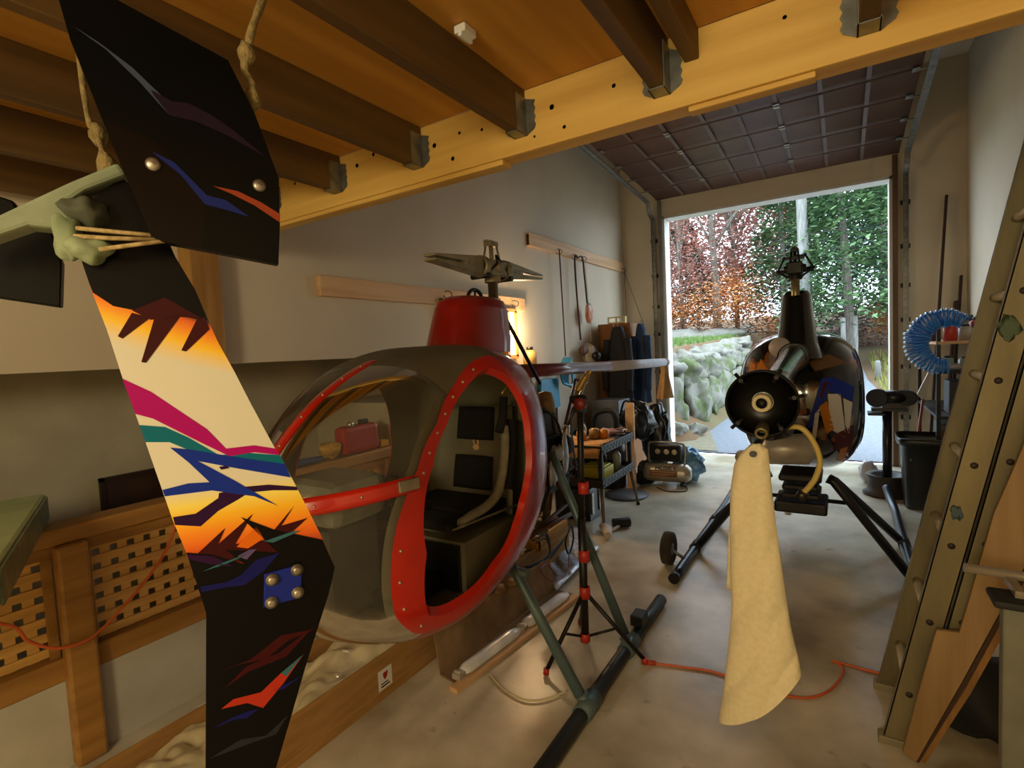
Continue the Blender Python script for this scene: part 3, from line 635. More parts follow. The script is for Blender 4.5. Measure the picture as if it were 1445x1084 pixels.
# tan rag hanging from the boom end
def drape(b,c,top,wt,wb,h,seed,folds=5,amp=.012,thick=.02,nu=40,nv=26,skew=0.,hem=.0,ax=(1,0)):
    ax=V((ax[0],ax[1],0)).normalized(); nx=V((-ax.y,ax.x,0))
    def fn(u,v):
        a=2*PI*u; wd=(wt+(wb-wt)*v**.8)/2; t=thick*(.5+.8*v)
        k=1+amp/.012*.18*math.sin(a*folds+seed+v*3)*v
        p=V(c)+ax*(math.cos(a)*wd*k+skew*v)+nx*(math.sin(a)*t*k); p.z=top-h*v-hem*math.cos(a)*v*v+.012*noise.noise(V((u*6,v*4,seed)))*v; return p
    b.grid(fn,nu,nv,closeu=True)
b=MB(); p=PX(938,516,X0); drape(b,(X0,5.64,0),1.44,.03,.17,.42,2,6,.02,.05,ax=(.4,1)); b.lathe([(.046,-.01),(.05,0),(.05,.02),(.046,.03)],(X0,5.625,1.405),(0,1,0),14)
one('tan_rag',b,mat('tan_cloth','b59468',.9,c2='a07f55',scale=12),'tan rag hanging from the free end of the silver boom','rag')
# ------------------------------------------------------------- second helicopter, nose to the door
X2=-.30; YM=6.67; PN=.75
H2=thing('helicopter','black helicopter with flame and eagle-feather paint parked in the open doorway','helicopter',(X2,4.6,0))
m,t,bs=nodes('flame_pod_paint'); bs.inputs['Roughness'].default_value=.12; bs.inputs['Coat Weight'].default_value=.8; bs.inputs['Coat Roughness'].default_value=.04
tc=t.nodes.new('ShaderNodeTexCoord'); nz=t.nodes.new('ShaderNodeTexNoise'); nz.inputs['Scale'].default_value=2.2; nz.inputs['Detail'].default_value=3; nz.inputs['Distortion'].default_value=.5
mp=t.nodes.new('ShaderNodeMapping'); mp.inputs['Scale'].default_value=(1.0,.55,.65); mp.inputs['Rotation'].default_value=(.5,.9,.4)
t.links.new(tc.outputs['Object'],mp.inputs[0]); t.links.new(mp.outputs[0],nz.inputs[0])
rp=t.nodes.new('ShaderNodeValToRGB'); cr=rp.color_ramp; cr.interpolation='LINEAR'
st=[(0,'0a0a0c'),(.56,'0b0b0d'),(.566,'8a4418'),(.574,'6a4c34'),(.585,'7a6a58'),(.60,'8a8074'),(.608,'20224f'),(.63,'191c50'),(.64,'3a1014'),(.66,'12090a'),(1,'0a0a0c')]  # tan stops stand for the reflected garage; flames and feather tones are paint
cr.elements[0].color=lin(st[0][1]); cr.elements[1].color=lin(st[-1][1])
for p_,c_ in st[1:-1]: e=cr.elements.new(p_); e.color=lin(c_)
t.links.new(nz.outputs['Fac'],rp.inputs[0]); t.links.new(rp.outputs[0],bs.inputs['Base Color']); m_pod=m
m_gloss=mat('gloss_black_gelcoat','0c0c0d',.12,c2='0c0c0d',coat=.8)
def at2(s,ph,d,ins=0.): p=at(0,s,ph,d,ins); return V((X2+p.x,YM-p.y,p.z))
def patch2(b,s,a0,a1,f0,f1,na,nr,ins=0.):
    def fn(u,v): ph=rad(a0+(a1-a0)*u); vv=1-(1-v)**4; return at2(s,ph,f0(ph)+(f1(ph)-f0(ph))*vv,ins)
    b.grid(fn,na,nr)
b=MB()
for s in(1,-1): patch2(b,s,-110,118,din,dout,80,22)
def hit2(x,y,off=.003):
    v=ray(x,y); 
    def ins(t):
        p=CAM+v*t; Y=YM-p.y; r=math.hypot(p.z-PC[1],Y-PC[0])/dout(math.atan2(p.z-PC[1],Y-PC[0]))
        return r<1 and abs(p.x-X2)<pw(Y,p.z)
    t=3.6
    while t<6.5 and not ins(t): t+=.01
    lo,hi=t-.01,t
    for _ in range(12):
        m_=(lo+hi)/2
        if ins(m_): hi=m_
        else: lo=m_
    return CAM+v*(lo-off)
def feather(q,m):
    def fn(u,v):
        a=[q[0][i]+(q[1][i]-q[0][i])*u for i in(0,1)]; c=[q[3][i]+(q[2][i]-q[3][i])*u for i in(0,1)]
        return hit2(a[0]+(c[0]-a[0])*v,a[1]+(c[1]-a[1])*v)
    b.grid(fn,8,8,m)
for q,m_ in (([(1159,534),(1176,532),(1150,600),(1138,606)],1),([(1176,532),(1206,546),(1203,566),(1170,552)],1),([(1168,556),(1186,556),(1194,618),(1172,606)],2),([(1190,562),(1203,568),(1198,612),(1193,600)],2),([(1156,574),(1167,566),(1177,606),(1166,612)],4),([(1180,612),(1205,600),(1202,640),(1176,634)],3),([(1150,584),(1157,576),(1151,622),(1145,620)],2),([(1186,634),(1197,630),(1190,652),(1180,650)],4),([(1162,540),(1170,538),(1160,560),(1156,562)],3),([(1056,524),(1060,510),(1066,516),(1064,527)],4),([(1064,527),(1074,506),(1078,514),(1084,522)],4),([(1140,510),(1170,500),(1196,512),(1150,524)],5)):
    feather(q,m_)
new('cabin_skin',b,[m_pod,paint('pod_blue','1c2f8c'),paint('pod_white','c9c4bc'),paint('pod_maroon','4a1418'),paint('pod_amber','b8701e'),paint('pod_reflection','6b4f38')],H2)  # tan slot paints the garage's reflection onto the upper right skin
b=MB()
for s in(1,-1): patch2(b,s,118,250,drg,dout,50,12)
new('bubble_canopy',b,MATS['dusty_acrylic'],H2)
for s in(1,-1):
    b=MB(); patch2(b,s,0,360,lambda p:.001,din,80,10); new('cabin_door',b,m_pod,H2)
    b=MB(); patch2(b,s,110,252,din,drg,50,4); new('door_frame',b,m_gloss,H2)
    b=MB(); b.tube([at2(s,rad(a),din(rad(a)),-.002) for a in range(-100,70,6)],.003,6); new('panel_seam',b,m_black,H2)
# pylon cowl, mast and head
b=MB(); ym=4.28
cc2=[(1.45,.42,.34),(1.56,.36,.27),(1.70,.31,.23),(1.84,.27,.20),(1.91,.25,.185),(1.935,.21,.15),(1.94,.02,.02)]
def cow2(u,v):
    i=v*(len(cc2)-1); k=min(int(i),len(cc2)-2); f_=i-k; z,l,w_=(cc2[k][j]*(1-f_)+cc2[k+1][j]*f_ for j in range(3))
    a=2*PI*u; c_,s_=math.cos(a),math.sin(a); e=.7
    return V((X2+.015+w_/2*math.copysign(abs(s_)**e,s_),ym+.12+l/2*math.copysign(abs(c_)**e,c_),z))
b.grid(cow2,40,31,closeu=True); new('mast_cowl',b,m_gloss,H2)
b=MB(); hx=X2+.015; b.lathe([(.028,1.9),(.028,2.03),(.036,2.03),(.036,2.05),(0,2.05)],(hx,ym,0)); new('rotor_mast',b,MATS['mast_steel'],H2)
rotor_head(H2,hx,ym,2.09,0,False,m_dark)
b=MB()
hexa=[(-.11,0,2.075),(-.065,0,2.17),(.065,0,2.18),(.115,0,2.085),(.04,0,2.03),(-.05,0,2.035)]
P=[V((hx+x,ym-.02,z)) for x,y,z in hexa]
for p,q in zip(P,P[1:]+P[:1]): b.tube([p,q],.007,8)
for p in P: b.blob(p,(.012,)*3,1,0,1,8)
b.bb((hx-.06,ym-.03,2.155),(hx+.06,ym+.03,2.175)); b.tube([P[0]+V((0,.06,0)),P[3]+V((0,.06,0))],.018,8); new('pitch_links',b,m_dark,H2)
# boom with end flange
b=MB(); p0=V((-.245,2.02,1.375)); p1=V((X2+.01,4.45,1.50))
L=(p1-p0); ax=L.normalized()
b.tube([p0+L*k for k in(.016,.3,.6,.8,1)],[.05,.055,.066,.085,.10],24); new('tail_boom',b,mat('silver_green_boom','9aa59b',.16,.75,c2='7f8b82',scale=5),H2)
b=MB(); q=p0+L*.78; b.lathe([(.086,-.012),(.096,-.012),(.096,.012),(.086,.012)],q,ax,28); new('boom_clamp',b,m_black,H2)
b=MB(); b.lathe([(.02,.05),(.10,.05),(.118,.03),(.12,-.01),(.114,-.012),(.108,.0),(.104,.028),(.036,.035)],p0-ax*.0,ax,40); fl_=new('boom_end_flange',b,paint('flange_black','050505'),H2)
b=MB(); b.lathe([(.019,.03),(.019,-.004),(.030,-.006),(.032,.0),(.032,.033)],p0,ax,28); b.lathe([(.0,.02),(.018,.018),(.0195,.0)],p0,ax,12,1); new('hub_ring',b,[mat('ivory_bearing','c9bd98',.5),m_dark],fl_)
xx=ax.cross(V((0,0,1))).normalized(); yy=xx.cross(ax)
for a in(62,128,222,305,12):
    d=xx*math.cos(rad(a))+yy*math.sin(rad(a)); b=MB(); b.tube([p0+d*.085,p0+d*.137],.0065,8); b.tube([p0+d*.105-ax*.01,p0+d*.105+ax*.012],.008,8); new('flange_pin',b,m_dark,fl_)
b=MB(); q=PY(1099,490,4.05); b.lathe([(0,-.005),(.066,0),(.07,.02),(.06,.10),(0,.1)],q,(.15,1,-.1),24); new('air_filter',b,mat('pale_filter','b4a8a4',.5),H2)
# underside: tank, engine, hose
b=MB(); q=PY(1112,634,3.75); b.lathe([(0,-.155),(.06,-.15),(.095,-.11),(.098,.11),(.06,.15),(0,.155)],q,(1,.15,.05),24); new('muffler',b,mat('dull_aluminium','bdb8ae',.35,.35,c2='a59f95',scale=6),H2)
b=MB(); b.tube([q+V((-.13,0,-.02)),q+V((-.22,.03,-.08)),q+V((-.3,.15,-.1))],.05,14); new('exhaust_elbow',b,MATS['dull_aluminium'],H2)
b=MB(); q=PY(1130,672,4.1)
for k,(w_,z0,z1) in enumerate(((.26,.62,.68),(.22,.56,.61),(.24,.50,.55),(.32,.40,.49))): b.bb((q.x-w_/2,3.98,z0),(q.x+w_/2,4.3,z1-.012))
new('engine_block',b,m_black,H2,bev=.015)
b=MB(); b.tube([PY(1068,696,4.15),PY(1205,711,4.15)],.014,10); new('cross_tube',b,m_black,H2)
hy=2.06
b=MB(); pts=smooth([PY(1085,612,hy+.1),PY(1105,604,hy),PY(1130,604,hy),PY(1148,624,hy),PY(1157,650,hy),PY(1152,672,hy),PY(1143,686,hy),PY(1133,696,hy)],6); b.tube(pts,.0095,10); hs=new('yellow_hose',b,mat('yellowed_vinyl','b59f52',.45),H2)
b=MB(); b.tube([PY(1135,694,hy),PY(1128,704,hy)],.018,10); new('hose_plug',b,m_black,hs)
b=MB(); q=PY(1074,612,2.0); b.lathe([(.012,0),(.012,-.004),(.021,-.004),(.023,.0),(.023,.14),(.0,.14)],q,(0,1,.2),18); b.lathe([(0,.03),(.0125,.03)],q,(0,1,.2),12); new('drive_shaft_stub',b,mat('greenish_brass','7c7350',.4,.6),H2)
b=MB(); b.tube([PY(1074,618,2.1),PY(1062,636,2.0)],.014,10); b.tube([PY(1066,640,2.05),PY(1062,641,1.93)],.011,10); new('towel_pin',b,m_dark,H2)
b=MB(); b.tube([PY(1085,615,2.15),PY(1110,612,2.6),PY(1120,600,3.4)],.02,10); new('tail_rod',b,m_dark,H2)
# gear
m_bgear=mat('satin_black_tube','141518',.35,.2,c2='1e1f24')
for s in(1,-1):
    xs=X2+s*.67
    for y0,y1,z0 in((4.15,4.05,.62),(4.62,4.75,.52)):
        g=MB(); g.tube([(X2+s*.20,y0,z0),(X2+s*.24,y0,z0-.02),(xs-s*.02,y1,.05)],[.03,.03,.03],12); new('landing_leg',g,m_bgear,H2)
    g=MB(); g.tube(smooth([(xs,3.42,.035),(xs,4.4,.035),(xs,5.2,.035),(xs-s*.0,5.55,.05),(xs-s*.02,5.75,.10),(xs-s*.04,5.9,.17)],5),.033,14); sk=new('skid',g,mat('blue_black_skid','2b3446',.3,.5,c2='1c222e',scale=6),H2)
    for y in(4.05,4.75):
        g=MB(); g.tube([(xs,y-.06,.036),(xs,y+.06,.036)],.04,12); new('leg_saddle',g,m_bgear,sk)
    g=MB(); g.tube([(xs,3.415,.035),(xs,3.46,.035)],.036,12); new('skid_cap',g,m_black,sk)
W=new('ground_wheel',MB().lathe([(.03,-.028),(.09,-.04),(.115,-.03),(.12,0),(.115,.03),(.09,.04),(.03,.028)],(-1.085,3.72,.121),(1,0,0),28),mat('dusty_tyre','3b3226',.85,c2='2a241c',scale=14,bump=.3),H2)
new('wheel_hub',MB().lathe([(0,-.03),(.05,-.03),(.055,.0),(.05,.03),(0,.03)],(-1.085,3.72,.121),(1,0,0),20).tube([(-1.08,3.72,.121),(-.97,3.72,.06)],.012,8),m_galv,W)
# towel
rows=[(628,1058,627,1074),(640,1045,634,1084),(655,1036,655,1086),(690,1031,690,1089),(750,1030,745,1096),(800,1031,795,1103),(850,1033,842,1109),(900,1029,885,1116),(950,1024,915,1123),(985,1019,935,1128),(1014,1015,952,1131)]
def tow(u,v):
    i=v*(len(rows)-1); k=min(int(i),len(rows)-2); f_=i-k; a=[rows[k][j]*(1-f_)+rows[k+1][j]*f_ for j in range(4)]
    front=u<.5; s=(1-math.cos(2*PI*u))/2; dep=math.sin(2*PI*u)
    x=a[1]+(a[3]-a[1])*s; y=a[0]+(a[2]-a[0])*s+ (16*math.sin(s*PI) if v>.95 else 0)*v
    p=PY(x,y,1.98); th=.018+.045*v
    fold=.013*(abs(math.sin((s*1.6+v*6.0+.3*noise.noise(V((s*2,v*3,0))))*PI*.75))**.6-.5)*min(v*1.6,1)+.004*math.sin(s*PI*3+v*2.5)*(1-.6*v)
    p.y-= dep*th+ (fold if front else -fold*.6); return p
b=MB(); b.grid(tow,72,70,closeu=True)
TW=thing('towel','long cream towel hanging below the cut boom of the black helicopter','towel',(-.25,1.98,1.2))
m_tow=mat('cream_towel','eadfba',.95,c2='e2d6ae',scale=60,bump=.3,bscale=260)
new('towel_body',b,m_tow,TW)
b=MB()
def flap(u,v): p=PY(1029-3*v*1.2+(14)*u,742+90*v+8*u,2.03); return p+V((0,.01*math.sin(u*3),0))
b.grid(flap,6,10); new('towel_corner',b,m_tow,TW,solid=.006)
# ------------------------------------------------------------- long box and cardboard under the red helicopter
BX=thing('long_cardboard_box','long open cardboard box full of plastic wrap under the red helicopter','box',(-2.03,2.2,0))
b=MB()
for a,c in(((-1.845,.62,.012),(-1.838,3.62,.215)),((-2.235,.62,.012),(-2.228,3.62,.215)),((-2.235,.62,.012),(-1.838,.628,.215)),((-2.235,3.612,.012),(-1.838,3.62,.215)),((-2.235,.62,.0),(-1.838,3.62,.012))): b.bb(a,c)
new('carton',b,m_card,BX)
b=MB(); b.bb((-1.8375,.62,.045),(-1.8365,3.62,.05),0); new('carton_tape',b,mat('tape_band','b98a4e',.4),BX)
b=MB()
def wrap(u,v):
    x=-2.225+.38*u; y=.64+2.95*v; return V((x,y,.13+.05*noise.noise(V((u*3,v*14,2)))+.045*abs(noise.noise(V((u*6,v*30,7))))+.06*(1-2*abs(u-.4))*.6))
b.grid(wrap,26,150); new('plastic_wrap',b,mat('milky_plastic','d9cfae',.3,c2='b9ad8a',scale=7,bump=.4,bscale=18,coat=.3),BX)
def label(x0,x1,l,nm,mm):
    pass
def sticker(y0,y1,z0,z1,nm,mm): b=MB(); b.bb((-1.8376,y0,z0),(-1.8366,y1,z1)); return new(nm,b,mm,BX)
c=PX(544,957,-1.838); sticker(c.y-.045,c.y+.04,c.z-.045,c.z+.05,'care_label',m_white)
b=MB(); b.prism([(-1.8364,c.y+y,c.z+z) for y,z in((-.016,.03),(-.006,.036),(0,.03),(.006,.036),(.016,.03),(.01,.01),(-.004,-.004),(-.014,.012))],(.0004,0,0)); new('red_emblem',b,mat('label_red','a3201c',.5),BX)
b=MB(); b.bb((-1.8366,c.y-.03,c.z-.034),(-1.8362,c.y+.025,c.z-.026)); b.bb((-1.8366,c.y-.03,c.z-.020),(-1.8362,c.y+.015,c.z-.014)); new('label_print',b,m_black,BX)
c=PX(658,868,-1.838); sticker(c.y-.035,c.y+.035,c.z-.04,c.z+.04,'shipping_label',mat('pale_label','b9b6b0',.6))
b=MB()
for k in range(4): b.bb((-1.8366,c.y-.025,c.z-.03+.018*k),(-1.8362,c.y+.02-.008*(k%2),c.z-.024+.018*k))
new('label_lines',b,m_black,BX)
c=PX(697,822,-1.838); b=MB(); b.prism([(-1.8366,c.y-.05,c.z-.035),(-1.8366,c.y+.05,c.z-.01),(-1.8366,c.y+.055,c.z+.03),(-1.8366,c.y-.03,c.z+.012)],(.0005,0,0)); new('green_sticker',b,mat('sticker_green','5f9a2c',.5),BX)
# folded cardboard and white airfoil strips on the floor
t=thing('folded_cardboard','torn strip of folded brown cardboard standing beside the white blade covers','cardboard',(-1.7,2.4,0))
m_card2=mat('torn_cardboard','8f7350',.85,c2='72583a',scale=6)
b=MB()
def cb(u,v):
    y=1.90+1.08*u; x=-1.715+.08*u; h=.235-.02*u+.012*noise.noise(V((u*18,0,3))); return V((x-.03*v,y,.004+h*v))
b.grid(cb,60,6,smooth=False); new('standing_flap',b,m_card2,t,solid=.006)
for u in(.12,.38,.5,.62): p=cb(u,.97); b=MB().blob(p,(.03,.05,.02),int(u*30),.35,4,10); new('torn_edge',b,mat('torn_edge','b08a5e',.9,c2='8a6844',scale=16),t)
b=MB(); b.prism([(-1.71,1.90,.002),(-1.60,1.88,.002),(-1.50,2.98,.002),(-1.62,2.98,.002)],(0,0,.008)); new('bottom_flap',b,m_card2,t)
b=MB(); b.bar((-1.575,1.83,.012),(-1.465,2.95,.012),.05,.024); one('pine_strip',b,m_board,'thin pine strip along the outside of the white blade covers','wood strip',bev=.002)
def blade(y0,y1,l,off):
    b=MB(); w_=.075
    def f(u,v):
        y=y0+(y1-y0)*v; tap=min(1,(1-v)/.18)**.5*min(1,(v+.02)/.1)**.5; a=PI*u
        x=-1.645+.095*(y-1.83)+math.cos(a)*w_*.5*tap+.012; return V((x+.02,y,.03+math.sin(a)*.034*tap))
    b.grid(f,14,30)
    t=thing('blade_cover',l,'blade cover',(-1.6,y0,.02),'white blade covers on cardboard'); new('cover',b,mat('white_gloss','f0f1f6',.25,c2='d0d2da',coat=.4),t,solid=.003)
    b=MB(); p=f(.5,0.0); b.box((p.x,y0-.02,.035),(.05,.05,.03)); b.tube([(p.x-.02,y0-.03,.055),(p.x+.02,y0-.03,.055)],.008,8); new('end_bracket',b,mat('bracket','b9b3a8',.5,.4),t,bev=.005)
blade(1.93,2.42,'nearer white blade cover lying on cardboard by the red helicopter',0); blade(2.45,2.93,'farther white blade cover behind the first one on the cardboard',0)
b=MB(); b.tube(smooth([PZ(690,950,.008),PZ(710,972,.008),PZ(740,988,.008),PZ(770,987,.008),PZ(800,975,.008)]),.005,8); one('white_cable',b,mat('white_cable','d8cfa8',.5),'short white cable curving on the concrete under the grey landing leg','cable')
b=MB(); b.tube(smooth([PZ(905,934,.012),PZ(925,936,.012)],2),.012,8,1); b.tube(smooth([PZ(x,y,.007) for x,y in((910,935),(960,941),(1010,949),(1060,968),(1100,980),(1140,985),(1168,976),(1184,960),(1190,945),(1182,936),(1175,933),(1195,938),(1240,950),(1300,962))]),.006,8); one('extension_lead',b,[m_orange,mat('orange_plug','b5401c',.5)],'orange extension cord winding over the concrete behind the towel','cord')
# foam pieces and crate behind box
b=MB()
t=thing('wooden_tray','yellow-brown wooden tray sitting on the long cardboard box','tray',(-1.98,3.25,.2))
for a,c in(((-2.15,3.1,.205),(-1.8,3.112,.30)),((-2.15,3.52,.205),(-1.8,3.532,.30)),((-2.15,3.1,.205),(-2.138,3.532,.30)),((-1.812,3.1,.205),(-1.8,3.532,.30)),((-2.15,3.1,.195),(-1.8,3.532,.207))): b.bb(a,c)
new('tray_body',b,wood('tray_wood','b98a35','96691f',1),t)
for k,(x,y) in enumerate(((-1.9,2.95),(-1.98,2.86),(-1.88,2.80))):
    b=MB(); b.blob((x,y,.235),(.05,.06,.045),k,.3,2.5,14); one('packing_foam',b,mat('packing_foam','cdb58a',.9,c2='b59a6a',scale=12),['tan packing lump nearest the wooden tray on the long box','tan packing lump left of its pair on the long box','small tan packing lump nearest the red cabin on the long box'][k],'packing','tan packing lumps on the long box')
b=MB()
for k in range(3): b.tube(smooth([PX(745+6*k,760+3*k,-1.72),PX(770,752+4*k,-1.72),PX(776,778,-1.72),PX(765,792+2*k,-1.72),PX(742,800,-1.72),PX(770,795-4*k,-1.72),PX(800,755,-1.74),PX(806,740,-1.76)],5),.006,7)
b.tube(smooth([PX(806,740,-1.72),PX(798,765,-1.70),PX(803,782,-1.70),PX(809,760,-1.72),PX(806,738,-1.72)]),.007,7)
one('black_cables',b,m_blackm,'tangle of black cables spilling over the long box behind the red cabin','cables')
b=MB(); b.tube(smooth([PX(803,782,-1.68),PX(800,810,-1.62),PX(780,820,-1.6),PX(763,806,-1.62),PX(772,797,-1.64),PX(785,812,-1.6)]),.004,7); one('red_wire',b,mat('red_wire','7d1f24',.5),'thin dark red wire looping below the black cables','wire')
b=MB()
def ph(u,v): return PZ(*((770+60*v)+(30*u-15),(815-60*v)+18*(u-.5)*2,),.03+.03*noise.noise(V((u*4,v*9,1))))
b.grid(ph,10,24); one('crumpled_film',b,mat('blue_white_film','c3cfe4',.2,c2='8f9ab0',scale=14,bump=.6,bscale=30,coat=.5),'crumpled clear plastic film on the floor beyond the blade covers','plastic film',solid=.01)
b=MB(); b.bb((-2.365,1.07,.003),(-2.265,1.2,.14)); b.bb((-2.34,1.068,.06),(-2.30,1.0705,.09),1); one('white_carton',b,[m_white,mat('lime_label','a5c03a',.6)],'small white carton on the floor between the curb and the painted fin','carton',bev=.002)
# tripod
t=thing('tripod_stand','black tripod stand with red clamps standing on the concrete','tripod',(-1.125,2.35,0))
b=MB(); b.tube([(-1.13,2.36,.10),(-1.12,2.355,.75)],.021,14); new('lower_pole',b,m_black,t)
b=MB(); b.tube([(-1.12,2.355,.74),(-1.10,2.35,1.33)],.016,14); new('upper_pole',b,m_dark,t)
m_rc=mat('red_clamp','b02a1c',.45)
for z in(.365,.555,.905): b=MB(); x=-1.13+.03*z; b.lathe([(.0205,-.03),(.027,-.028),(.027,.028),(.0205,.03)],(x,2.355,z),(0,0,1),16); new('clamp_collar',b,m_rc,t)
hubp=V((-1.122,2.355,.37)); 
feet=[V((-1.25,2.15,.008)),V((-.85,2.46,.008)),V((-1.30,2.66,.008))]
for f in feet:
    b=MB(); d=(f-hubp); b.tube([hubp+d*.06,f+V((0,0,.012))],.011,10); lg=new('tripod_leg',b,m_dark,t)
    b=MB(); b.tube([f+V((0,0,.022))-d*.02,f],.015,10); new('leg_tip',b,m_rc,lg)
    b=MB(); lo=V((-1.13,2.36,.125)); b.tube([lo,hubp+d*.52],.007,8); new('leg_brace',b,m_dark,t)
b=MB(); b.lathe([(.0215,.10),(.026,.105),(.026,.14),(.0215,.145)],(-1.13,2.36,0)); new('brace_collar',b,m_rc,t)
hp=V((-1.10,2.35,1.33)); b=MB(); b.box(hp+V((.0,0,-.01)),(.05,.05,.07)); b.tube([hp+V((-.05,0,.02)),hp+V((.03,0,.02))],.022,12); new('clamp_head',b,m_dark,t,bev=.006)
b=MB(); b.lathe([(0,-.02),(.028,-.02),(.03,.02),(0,.022)],hp+V((.01,-.02,0)),(0,1,0),16); new('clamp_knob',b,mat('dark_red_knob','6a1812',.5),t)
b=MB(); s0=hp+V((-.02,0,.045)); s1=PY(831,524,2.35); 
b.tube([s0,s1],.009,8)
n=90; pts=[]
for i in range(n+1):
    a=i/n*2*PI*10; p=s0.lerp(s1,.15+.62*i/n); pts.append(p+V((math.cos(a)*.018,math.sin(a)*.018,0)))
b.tube(pts,.004,6); b.tube([s0.lerp(s1,.8)+V((-.012,0,0)),s1+V((-.008,0,.0)),s1+V((.01,0,0)),s0.lerp(s1,.8)+V((.014,0,0))],.005,8); new('spring_arm',b,mat('brass_spring','b4944a',.35,.75),t)
b=MB(); b.tube(smooth([hp,hp+V((-.05,0,-.05)),hp+V((-.045,0,-.25)),hp+V((-.02,.02,-.4))]),.005,7); new('hanging_wire',b,m_black,t)
# ------------------------------------------------------------- tool cart
C=thing('tool_cart','two-tier black tool cart on four tan legs cluttered with tools','tool cart',(-2.1,4.6,0))
m_tray=mat('black_tray','1b1b1e',.5,c2='141416')
cx0,cx1,cy0,cy1=-2.42,-1.78,4.2,5.02
for z in(.40,.70):
    b=MB(); b.bb((cx0,cy0,z-.02),(cx1,cy1,z)); 
    for a,c in(((cx0,cy0,z-.035),(cx0+.012,cy1,z+.04)),((cx1-.012,cy0,z-.035),(cx1,cy1,z+.04)),((cx0,cy0,z-.035),(cx1,cy0+.012,z+.04)),((cx0,cy1-.012,z-.035),(cx1,cy1,z+.04))): b.bb(a,c)
    tr=new('tray_shelf',b,m_tray,C,bev=.004)
    b=MB(); y=cy0+.05
    while y<cy1-.05: b.bb((cx1,y,z-.025),(cx1+.003,y+.045,z-.005)); b.bb((cx1,y+.02,z+.005),(cx1+.003,y+.06,z+.028)); y+=.075
    new('tray_ribs',b,mat('tray_rib','3a3d42',.5),tr)
mleg=mat('tan_leg','7d6c52',.5,.2,c2='6a5a44')
for x,y,dx,dy in((cx1-.03,cy0+.04,.04,-.08),(cx1-.03,cy1-.04,.05,.05),(cx0+.03,cy0+.04,-.04,-.05),(cx0+.03,cy1-.04,-.04,.05)):
    b=MB(); b.tube([(x,y,.38),(x+dx,y+dy,.012)],[.02,.013],10); lg=new('leg',b,mleg,C)
    b=MB(); b.tube([(x+dx,y+dy,.03),(x+dx,y+dy,0)],.017,10); new('foot_cap',b,mat('brown_rubber','3d2218',.8),lg)
    b=MB(); b.bb((x-.02,y-.02,.40),(x+.02,y+.02,.70)); new('upright',b,m_tray,C,bev=.004)
Z1,Z0=.741,.401
b=MB()
def cl(u,v): return V((-2.3+.5*u+.04*noise.noise(V((v*4,u*3,0))),4.17+.42*v,.745+.012*noise.noise(V((u*5,v*5,4)))-(.22*(1-v*6)**2*.5 if v<.166 else 0)))
b.grid(cl,20,24); one('work_cloth',b,mat('tan_work_cloth','c99a5e',.9,c2='b58247',scale=8),'tan work cloth spread over the near end of the tool cart','cloth',solid=.008)
q=PY(826,605,4.55); b=MB(); b.lathe([(0,0),(.042,0),(.045,.09),(.03,.12),(.014,.14),(.012,.19),(.006,.2),(0,.2)],(-2.10,4.5,.76)); one('glue_bottle',b,mat('cloudy_plastic','cfc4ae',.4),'cloudy white squeeze bottle on the tool cart','bottle')
for k,(x,y,s,c,l,nm) in enumerate(((-2.06,4.40,.09,'d8901c','square orange-lidded tin nearest the squeeze bottle','orange_tin'),(-1.98,4.52,.10,'9a7a4a','brown round tin between the orange tins','brown_tin'),(-1.90,4.56,.09,'e08a14','orange tin at the right end of the row of tins','orange_tin'))):
    t=thing(nm,l+' on the tool cart','tin',(x,y,.757),'tins on the tool cart'); b=MB(); b.lathe([(0,0),(s*.5,0),(s*.5,s*.8),(0,s*.8)],(x,y,.757),(0,0,1),16); new('tin_body',b,mat('tin%d'%k,c,.5),t)
    b=MB(); b.lathe([(s*.35,s*.8),(s*.35,s*.87),(0,s*.87)],(x,y,.757),(0,0,1),14); new('tin_lid',b,mat('tin_lid','d8b06a',.4,.3),t)
b=MB(); b.blob((-1.93,4.75,.775),(.11,.08,.035),4,.35,3,16); one('pink_rag',b,mat('pink_rag','b98f8c',.9,c2='8e6c74',scale=12),'crumpled dusty pink rag on the tool cart','rag')
for k,(x,y,a,L) in enumerate(((-1.88,4.9,.3,.2),(-1.84,4.7,.8,.16),(-2.0,4.95,-.2,.18))):
    t=thing('screwdriver',['steel screwdriver at the far corner of the cart top','short screwdriver beside the pink rag','red-handled screwdriver at the back of the cart top'][k],'screwdriver',(x,y,.76),'screwdrivers on the tool cart')
    d=V((math.sin(a),math.cos(a),0)); p=V((x,y,.765)); b=MB(); b.tube([p,p+d*L*.6],.005,7); new('shaft',b,m_alu,t)
    b=MB(); b.tube([p-d*.07,p-d*.03,p],[.014,.016,.011],9); new('handle',b,[m_blackm,mat('plum_handle','4b2a3c',.5),m_rc][k],t)
b=MB(); b.tube(smooth([(-1.83,4.85,.765),(-1.85,4.95,.79),(-1.95,4.97,.77)]),.006,7); one('copper_tube',b,mat('copper','b06a42',.4,.7),'bent copper tube at the far end of the cart top','tube')
